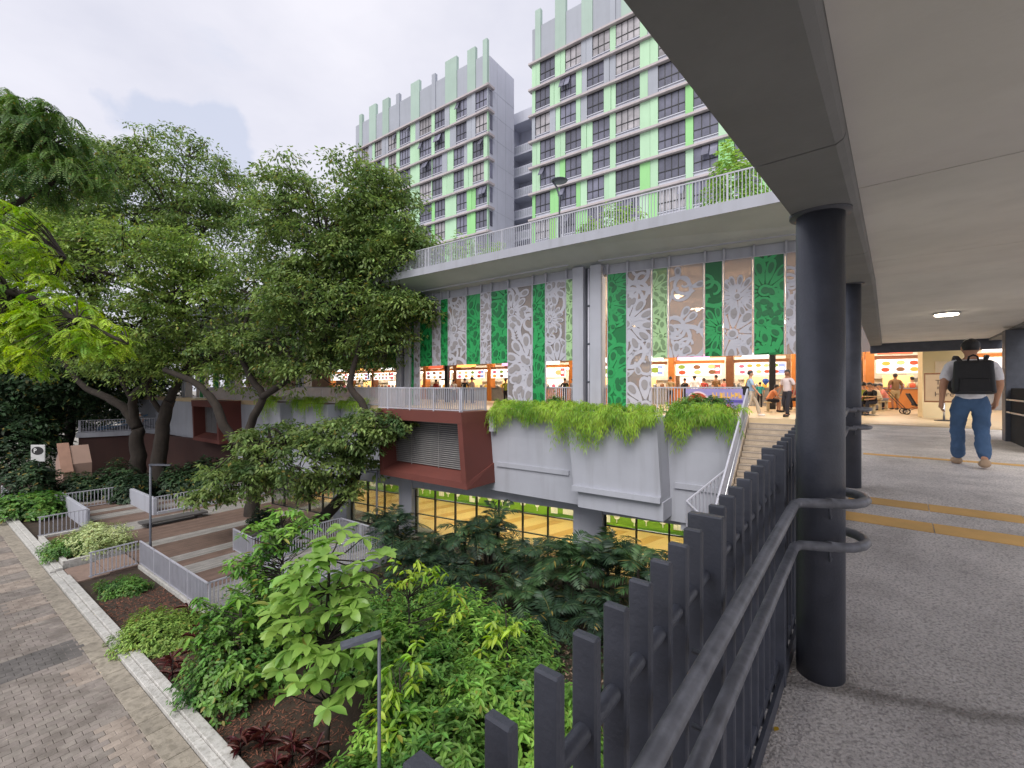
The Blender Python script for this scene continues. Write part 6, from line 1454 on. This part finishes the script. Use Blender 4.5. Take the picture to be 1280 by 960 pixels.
def person(label, loc, face, pose, h=1.70, shirt=None, pants=None, shoes=None, skin=0, fat=1.0, shorts=False, lean=0.0, hair=True, cap=None, stride=.0, arm=None, detail=False, group='people in the food court', sub=1, long_hair=False, sleeves=.55):
    k = h/1.72; t = thing('person', label, 'person', loc, group)
    M = Matrix.Translation(Vector(loc)) @ Matrix.Rotation(face, 4, 'Z') @ Matrix.Scale(k, 4)
    sit = pose == 'sit'; pz = .52 if sit else .95
    def sp(dz): return (0, math.sin(lean)*dz, pz+math.cos(lean)*dz)       # along the spine
    pel, wai, che, upp, nek = sp(0), sp(.14), sp(.32), sp(.45), sp(.53); h0, h1, h2 = sp(.60), sp(.67), sp(.755)
    h1 = (h1[0], h1[1]+.012, h1[2])
    legs = {}
    for s, nm in ((-1, 'l'), (1, 'r')):
        st_ = stride*(1 if s < 0 else -1); x = s*.098*fat
        if sit: hip, kn, an = (x, .05, pz-.02), (x*1.2, .44, .50), (x*1.2, .42+.06*s*stride, .09)
        else:
            hip = (x, 0, pz-.04); kn = (x*.98, .06+st_*.5+ (.06 if st_ < 0 else 0), .50); an = (x*.9, st_*.95-(.0 if st_ >= 0 else .05), .09+(.05 if st_ < -.05 else 0))
        toe = (an[0]*1.1, an[1]+.16, an[2]-.055 if an[2] < .1 else an[2]-.09)
        legs[nm] = (hip, kn, an, toe)
    arms = {}
    for s, nm in ((-1, 'l'), (1, 'r')):
        sh = (s*.185*fat, upp[1]-.005, upp[2]-.025); a = (arm or {}).get(nm)
        if a is None:
            sw = stride*.6*(-1 if s < 0 else 1)
            if sit: el, wr = (s*.25*fat, sh[1]+.12, sh[2]-.26), (s*.12, sh[1]+.34, sh[2]-.30)
            else: el, wr = (s*.25*fat, sh[1]+sw*.5-.03, sh[2]-.29), (s*.245*fat, sh[1]+sw+.06, sh[2]-.53)
        else: el, wr = a
        arms[nm] = (sh, el, wr)
    f = fat
    V = [(*pel, .095*f), (*wai, .09*f), (*che, .10*f), (*upp, .08), (*nek, .055), (*h0, .066), (*h1, .088, .096), (*h2, .066)]
    Ed = [(0, 1), (1, 2), (2, 3), (3, 4), (4, 5), (5, 6), (6, 7)]
    def chain(start, pts):
        p = start
        for q in pts: V.append(q); Ed.append((p, len(V)-1)); p = len(V)-1
    for nm in 'lr':
        hip, kn, an, toe = legs[nm]; chain(0, [(hip[0]*.8, hip[1], hip[2]-.04, .062*f), (*kn, .056*f), (*an, .038), (*toe, .03)])
        sh, el, wr = arms[nm]; d = Vector(wr)-Vector(el); d.normalize(); hd = Vector(wr)+d*.09
        chain(3, [(*sh, .052*f), (*el, .042*f), (*wr, .027), (*hd, .026, .036)])
    chain(6, [(0, h1[1]+.105, h1[2]-.015, .016)])
    for s in (-1, 1): chain(6, [(s*.098, h1[1]-.005, h1[2]-.005, .016, .022)])
    skin_obj('body', V, Ed, t, SKINS[skin], M, 2 if detail else sub)
    # shirt
    W_ = [(0, pel[1], pel[2]-.03, .142*f), (*wai, .138*f), (*che, .143*f), (upp[0], upp[1], upp[2]-.01, .088*f), (*sp(.50), .064)]; E2 = [(0, 1), (1, 2), (2, 3), (3, 4)]
    for nm in 'lr':
        sh, el, wr = [Vector(q) for q in arms[nm]]; i0 = len(W_)
        e = sh.lerp(el, min(1, sleeves*1.4)); W_ += [(*sh, .068*f), (*e, .060*f)]; E2 += [(3, i0), (i0, i0+1)]
        if sleeves > 1: W_ += [(*el.lerp(wr, .85), .045*f)]; E2 += [(i0+1, i0+2)]
    skin_obj('shirt', W_, E2, t, shirt, M, 2 if detail else sub, 1, .035 if detail else 0)
    # trousers
    W_ = [(0, pel[1], pel[2]+.07, .125*f), (0, pel[1], pel[2]-.01, .128*f)]; E2 = [(0, 1)]
    for nm in 'lr':
        hip, kn, an, toe = [Vector(q) for q in legs[nm]]; i0 = len(W_)
        W_ += [(hip.x*.86, hip.y+(.02 if sit else 0), hip.z-(0 if sit else .07), .100*f), (*kn, .074*f)]; E2 += [(1, i0), (i0, i0+1)]
        if not shorts: W_ += [(*(an+Vector((0, 0, -.015))), .066*f)]; E2 += [(i0+1, i0+2)]
    skin_obj('trousers', W_, E2, t, pants, M, 2 if detail else sub, 0, .042 if detail else 0)
    for nm in 'lr':
        hip, kn, an, toe = [Vector(q) for q in legs[nm]]; hl = Vector((an.x, an.y-.05, toe.z+.008 if an.z < .1 else an.z-.06))
        so = skin_obj('shoe', [(hl.x, hl.y-.01, hl.z+.02, .062), (*hl.lerp(toe, .5), .062, .054), (*(toe+Vector((0, .05, .0))), .052, .042)], [(0, 1), (1, 2)], t, shoes or BLACKMETAL, M, 2 if detail else sub)
    Mh = M @ Matrix.Translation((0, h1[1]-.012, h1[2]+.018)) @ Matrix.Rotation(-lean*.5, 4, 'X')
    if hair: hair_mesh(long=long_hair).build('hair', HAIRM, t, M=Mh)
    if cap is not None:
        MB().lathe([(.118, .0), (.12, .03), (.10, .09), (.03, .125), (.005, .128)], (0, 0, .01), 20).build('cap', cap, t, M=Mh)
    if detail or True:
        mb = MB()
        for s in (-1, 1): mb.lathe([(.001, -.009), (.011, 0), (.001, .009)], (s*.034, h1[1]+.088, h1[2]+.012), 8)
        mb.box((-.022, h1[1]+.082, h1[2]-.055), (.022, h1[1]+.094, h1[2]-.048)); mb.build('face', BLACKMETAL, t, M=M)
    return t, M, arms
def fingers(t, M, wr, el, sgn, m, palm_fwd=.0):
    """palm with four curled fingers and a thumb, hanging from the wrist"""
    d = (Vector(wr)-Vector(el)).normalized(); fwd = Vector((0, 1, 0)); fwd = (fwd-d*fwd.dot(d)).normalized(); inn = Vector((-sgn, 0, 0)); w = Vector(wr)
    mb = MB()
    pc = [w+d*.005, w+d*.04, w+d*.085]
    V = []
    for i, p in enumerate(pc):
        hw, ht = (.024, .036, .040)[i], (.018, .017, .014)[i]
        for a in range(10): V.append(p+fwd*hw*math.cos(2*PI*a/10)+inn*ht*math.sin(2*PI*a/10))
    mb.add(V, [(i*10+a, i*10+(a+1) % 10, (i+1)*10+(a+1) % 10, (i+1)*10+a) for i in range(2) for a in range(10)], True)
    for i, L in enumerate((.066, .076, .072, .056)):
        b = w+d*.078+fwd*(.030-.020*i); P = [b]
        for q, (c, l) in enumerate(((.25, .45), (.75, .33), (1.25, .26))):
            P.append(P[-1]+(d*math.cos(c)+inn*math.sin(c))*L*l)
        mb.tube(P, [.0095, .009, .0082, .007], 7)
    b = w+d*.03+fwd*.030; mb.tube([b, b+d*.028+fwd*.018+inn*.008, b+d*.055+fwd*.020+inn*.02, b+d*.075+fwd*.012+inn*.028], [.012, .011, .0095, .008], 7)
    return mb.build('hand', m, t, M=M)
def facing(dx, dy): return math.atan2(-dx, dy)
# --- the man walking away with the backpack
WHITET = cloth('white tee', S(236, 234, 238)); DENIM = cloth('blue denim', S(70, 98, 132)); TAN = cloth('tan canvas', S(176, 150, 124))
mp = at(1213, 581, 6.2); mp.z = zr(9)
t, M, arms = person('man in white tee and blue jeans with black backpack walking away', mp, facing(math.sin(TH), math.cos(TH))+.03, 'walk', 1.75, WHITET, DENIM, TAN, 0, 1.15, stride=.20, detail=True, group=None,
                    arm={'l': ((-.275, -.08, 1.12), (-.285, .0, .87)), 'r': ((.275, .0, 1.12), (.265, .15, .89))}, sleeves=.62)
for nm, s in (('l', -1), ('r', 1)): fingers(t, M, arms[nm][2], arms[nm][1], s, SKINS[0])
bk = thing('backpack', 'black backpack with a top loop on the walking man', 'backpack', M @ Vector((0, -.25, 1.0)))
BP = cloth('black nylon', (.012, .012, .014), .6)
MB().prism([(-.20, -.165, .98), (.20, -.165, .98), (.215, -.24, 1.0), (.19, -.33, 1.02), (-.19, -.33, 1.02), (-.215, -.24, 1.0)], [(-.18, -.165, 1.44), (.18, -.165, 1.44), (.19, -.22, 1.44), (.165, -.27, 1.43), (-.165, -.27, 1.43), (-.19, -.22, 1.44)]).build('body', BP, bk, M=M).modifiers.new('bevel', 'BEVEL').width = .035
bk_body = [o for o in col.objects if o.parent == bk][0]; bk_body.modifiers['bevel'].segments = 3
MB().prism([(-.15, -.315, 1.02), (.15, -.315, 1.02), (.15, -.36, 1.03), (-.15, -.36, 1.03)], [(-.14, -.30, 1.20), (.14, -.30, 1.20), (.13, -.325, 1.19), (-.13, -.325, 1.19)]).build('pocket', BP, bk, M=M)
MB().tube([(-.05, -.20, 1.43), (-.04, -.2, 1.49), (0, -.2, 1.51), (.04, -.2, 1.49), (.05, -.20, 1.43)], .012, 8).build('grab_loop', BP, bk, M=M)
for s in (-1, 1): MB().tube([(s*.11, -.18, 1.42), (s*.145, -.10, 1.49), (s*.15, .02, 1.50), (s*.16, .14, 1.40), (s*.18, .17, 1.22), (s*.2, .05, 1.06), (s*.19, -.14, 1.02)], .024, 8).build('strap', BP, bk, M=M)
# --- people at the stair head and in the hall
C = cloth
PINKW = C('pale pink', S(206, 190, 188)); NAVY = C('dark trousers', S(38, 36, 44)); LBLUE = C('light blue shirt', S(160, 182, 204)); BEIGE = C('beige trousers', S(188, 172, 152))
ORG = C('orange shirt', S(222, 138, 92)); TEAL = C('teal', S(50, 160, 160)); OLIVE = C('brown tee', S(128, 96, 64)); BLK = C('black tee', S(30, 28, 30)); KHA = C('khaki', S(170, 148, 110)); PNK = C('salmon shirt', S(214, 130, 118)); CRM = C('cream top', S(222, 208, 176)); RED = C('red top', S(170, 60, 56)); GRY = C('grey tee', S(130, 130, 134)); YEL_ = C('yellow green vest', S(150, 160, 60))
WSHOE = C('white shoe', S(214, 206, 200))
P_ = floor_at
person('person in light blue shirt and beige trousers striding at the stair top', P_(938, 520), facing(1, -.35), 'walk', 1.68, LBLUE, BEIGE, WSHOE, 0, 1.0, stride=.34, group='people at the stair head')
bg = thing('shoulder_bag', 'small dark shoulder bag on the striding person', 'bag', P_(934, 520)+Vector((0, 0, 1)))
q = P_(931, 520); MB().box((q.x-.12, q.y-.16, FZ+.78), (q.x+.1, q.y+.06, FZ+1.12), bev=.04).build('pouch', BLK, bg)
MB().tube([q+Vector((0, -.05, 1.1)), q+Vector((.08, .0, 1.35)), q+Vector((.18, .02, 1.42))], .012, 6).build('strap', BLK, bg)
person('man in pale pink tee and dark trousers standing at the stair top', P_(984, 521), facing(-1, -.3), 'walk', 1.70, PINKW, NAVY, BLK, 1, 1.05, stride=.10, group='people at the stair head')
def seated(label, u, v, face, **kw):
    p = P_(u, v); stool(p+Vector((0, 0, 0)), 'stool under the ' + label.split(' sitting')[0]); return person(label, p, face, 'sit', lean=kw.pop('lean', .35), **kw)
seated('person in orange shirt sitting hunched at a table behind the stair', 960, 515, facing(1, -.2), shirt=ORG, pants=NAVY, skin=0, shorts=True, lean=.55)
tp_ = P_(980, 514); table(tp_, 'round table in front of the person in the orange shirt')
person('child in teal top standing behind the orange shirt', P_(950, 509), facing(.3, 1), 'stand', 1.35, TEAL, NAVY)
bl = thing('balloon', 'blue balloon held above the table by the stair', 'balloon', P_(957, 509)+Vector((0, 0, 1.3)))
MB().lathe([(.01, -.16), (.03, -.14), (.15, 0), (.17, .08), (.13, .18), (.01, .22)], P_(957, 509)+Vector((0, 0, 1.35)), 18).build('skin', mat('blue balloon', S(40, 90, 190), .3), bl)
MB().tube([P_(957, 509)+Vector((0, 0, 1.2)), P_(955, 509)+Vector((.0, 0, .9))], .004, 5).build('string', BLACKMETAL, bl)
seated('woman in red top sitting near the stair head beside dark post', 998, 512, facing(-1, 0), shirt=RED, pants=NAVY, long_hair=True)
# group right of the columns
seated('person in black tee sitting cross armed at the walkway end', 1092, 519, facing(-1, -.2), shirt=BLK, pants=NAVY, skin=0, lean=.3)
seated('person in yellow green vest sitting facing the black tee', 1080, 518.5, facing(.6, 1), shirt=YEL_, pants=NAVY, lean=.2)
seated('person in salmon shirt sitting beyond the black tee', 1108, 513, facing(-1, .3), shirt=PNK, pants=GRY, lean=.4)
seated('person in cream top sitting at the table behind the black tee', 1100, 514, facing(-.6, 1), shirt=CRM, pants=KHA)
seated('person in red top sitting far behind the column', 1090, 511, facing(.4, -1), shirt=RED, pants=NAVY, long_hair=True)
table(P_(1084, 519), 'round table of the person in black tee'); table(P_(1100, 512.5), 'round table of the person in salmon shirt')
person('man in brown tee and khaki shorts standing with his back turned', P_(1119, 512), facing(.2, 1), 'stand', 1.72, OLIVE, KHA, skin=1, fat=1.15, shorts=True)
person('woman in cream top and black skirt queuing beside the stroller', P_(1140, 510), facing(.2, 1), 'stand', 1.62, CRM, NAVY, shorts=True, long_hair=True)
person('person in grey tee queuing at the stall behind the brown tee', P_(1108, 508.5), facing(.2, 1), 'stand', 1.68, GRY, NAVY, cap=C('grey cap', S(90, 90, 90)))
person('person in cream top half hidden behind the sign stand', P_(1156, 511), facing(.4, 1), 'stand', 1.6, CRM, KHA, long_hair=True)
# heads behind the fern and the balcony railing
for i, (u, v, sh, lab, hh) in enumerate(((838, 508, KHA, 'person in khaki shirt leftmost behind the fern hedge', 1.66), (856, 507, BLK, 'person in black tee behind the fern hedge', 1.6), (868, 508, WHITET, 'broad person in white tee behind the fern hedge', 1.72), (880, 507, RED, 'person in red top behind the fern hedge', 1.6), (895, 508, OLIVE, 'tall person in brown shirt before the white poster', 1.76), (905, 507, PNK, 'person in salmon shirt behind the banner', 1.58), (914, 507, GRY, 'person in grey tee right of the banner', 1.6))):
    person(lab, P_(u, v), facing(R.uniform(-1, 1), 1), 'stand', hh, sh, NAVY, fat=1.25 if i == 2 else 1.0)
for i, (u, v, sh, lab, hh) in enumerate(((545, 503, RED, 'person in red top behind the left part of the balcony railing', 1.6), (567, 503, WHITET, 'person in white tee behind the balcony railing', 1.6), (581, 504, BLK, 'person in black top behind the balcony railing', 1.66), (590, 504, PINKW, 'person in pale pink top and dark cap behind the balcony railing', 1.72), (632, 505, YEL_, 'person in yellow green vest beside the long grey panel', 1.6), (706, 506, BLK, 'person in black tee between long green panel and column', 1.62), (716, 506, GRY, 'person in grey tee next to the paired column', 1.6))):
    person(lab, P_(u, v), facing(R.uniform(-1, 1), 1), 'stand', hh, sh, NAVY, cap=C('black cap', (.02, .02, .02)) if i == 3 else None)
wp = FWG @ Vector((4.4, -.0+.55, 3.75))
person('person in white cap leaning on the railing of the terrace wing', wp, facing(.5, -1), 'stand', 1.68, GRY, BEIGE, cap=C('white cap', S(230, 230, 230)), lean=.15, group=None)
# stroller
sp_ = P_(1148, 518); FS_ = frame(sp_.x, sp_.y, .9, -.44)
t = thing('stroller', 'dark folded-back baby stroller with slanted push bar', 'stroller', sp_)
for x, y in ((-.42, -.22), (-.42, .22), (.42, -.22), (.42, .22)):
    w = MB(); n = 18
    w.tube([(x+.105*math.cos(2*PI*a/n), y, .115+.105*math.sin(2*PI*a/n)) for a in range(n+1)], .022, 8, cap=False); Mw = FS_ @ Matrix.Translation((0, 0, FZ))
    wo = w.build('wheel', BLACKMETAL, t, M=Mw); MB().tube([(x, y-.03, .115), (x, y+.03, .115)], .05, 10).build('hub', STSTEEL, wo, M=Mw)
Mw = FS_ @ Matrix.Translation((0, 0, FZ))
for y in (-.2, .2):
    MB().tube([(-.42, y, .12), (.1, y, .36), (.42, y, .14)], .014, 8).build('frame_tube', BLACKMETAL, t, M=Mw)
    MB().tube([(-.40, y, .16), (-.75, y, .62), (-.98, y, .92)], .013, 8).build('push_bar', BLACKMETAL, t, M=Mw)
MB().tube([(-.98, -.2, .92), (-.98, .2, .92)], .018, 8).build('grip', BLACKMETAL, t, M=Mw)
MB().prism([(-.15, -.19, .34), (.35, -.19, .34), (.35, .19, .34), (-.15, .19, .34)], [(-.18, -.19, .40), (.35, -.19, .42), (.35, .19, .42), (-.18, .19, .40)]).build('seat', BLK, t, M=Mw)
MB().prism([(-.15, -.19, .40), (-.10, -.19, .40), (-.10, .19, .40), (-.15, .19, .40)], [(-.36, -.19, .82), (-.31, -.19, .84), (-.31, .19, .84), (-.36, .19, .82)]).build('backrest', NAVY, t, M=Mw)
for i, (u, v) in enumerate(((860, 503), (885, 503.5), (560, 501))):
    table(P_(u, v), ['round table behind the fern hedge', 'second round table behind the fern hedge', 'round table behind the balcony railing'][i])
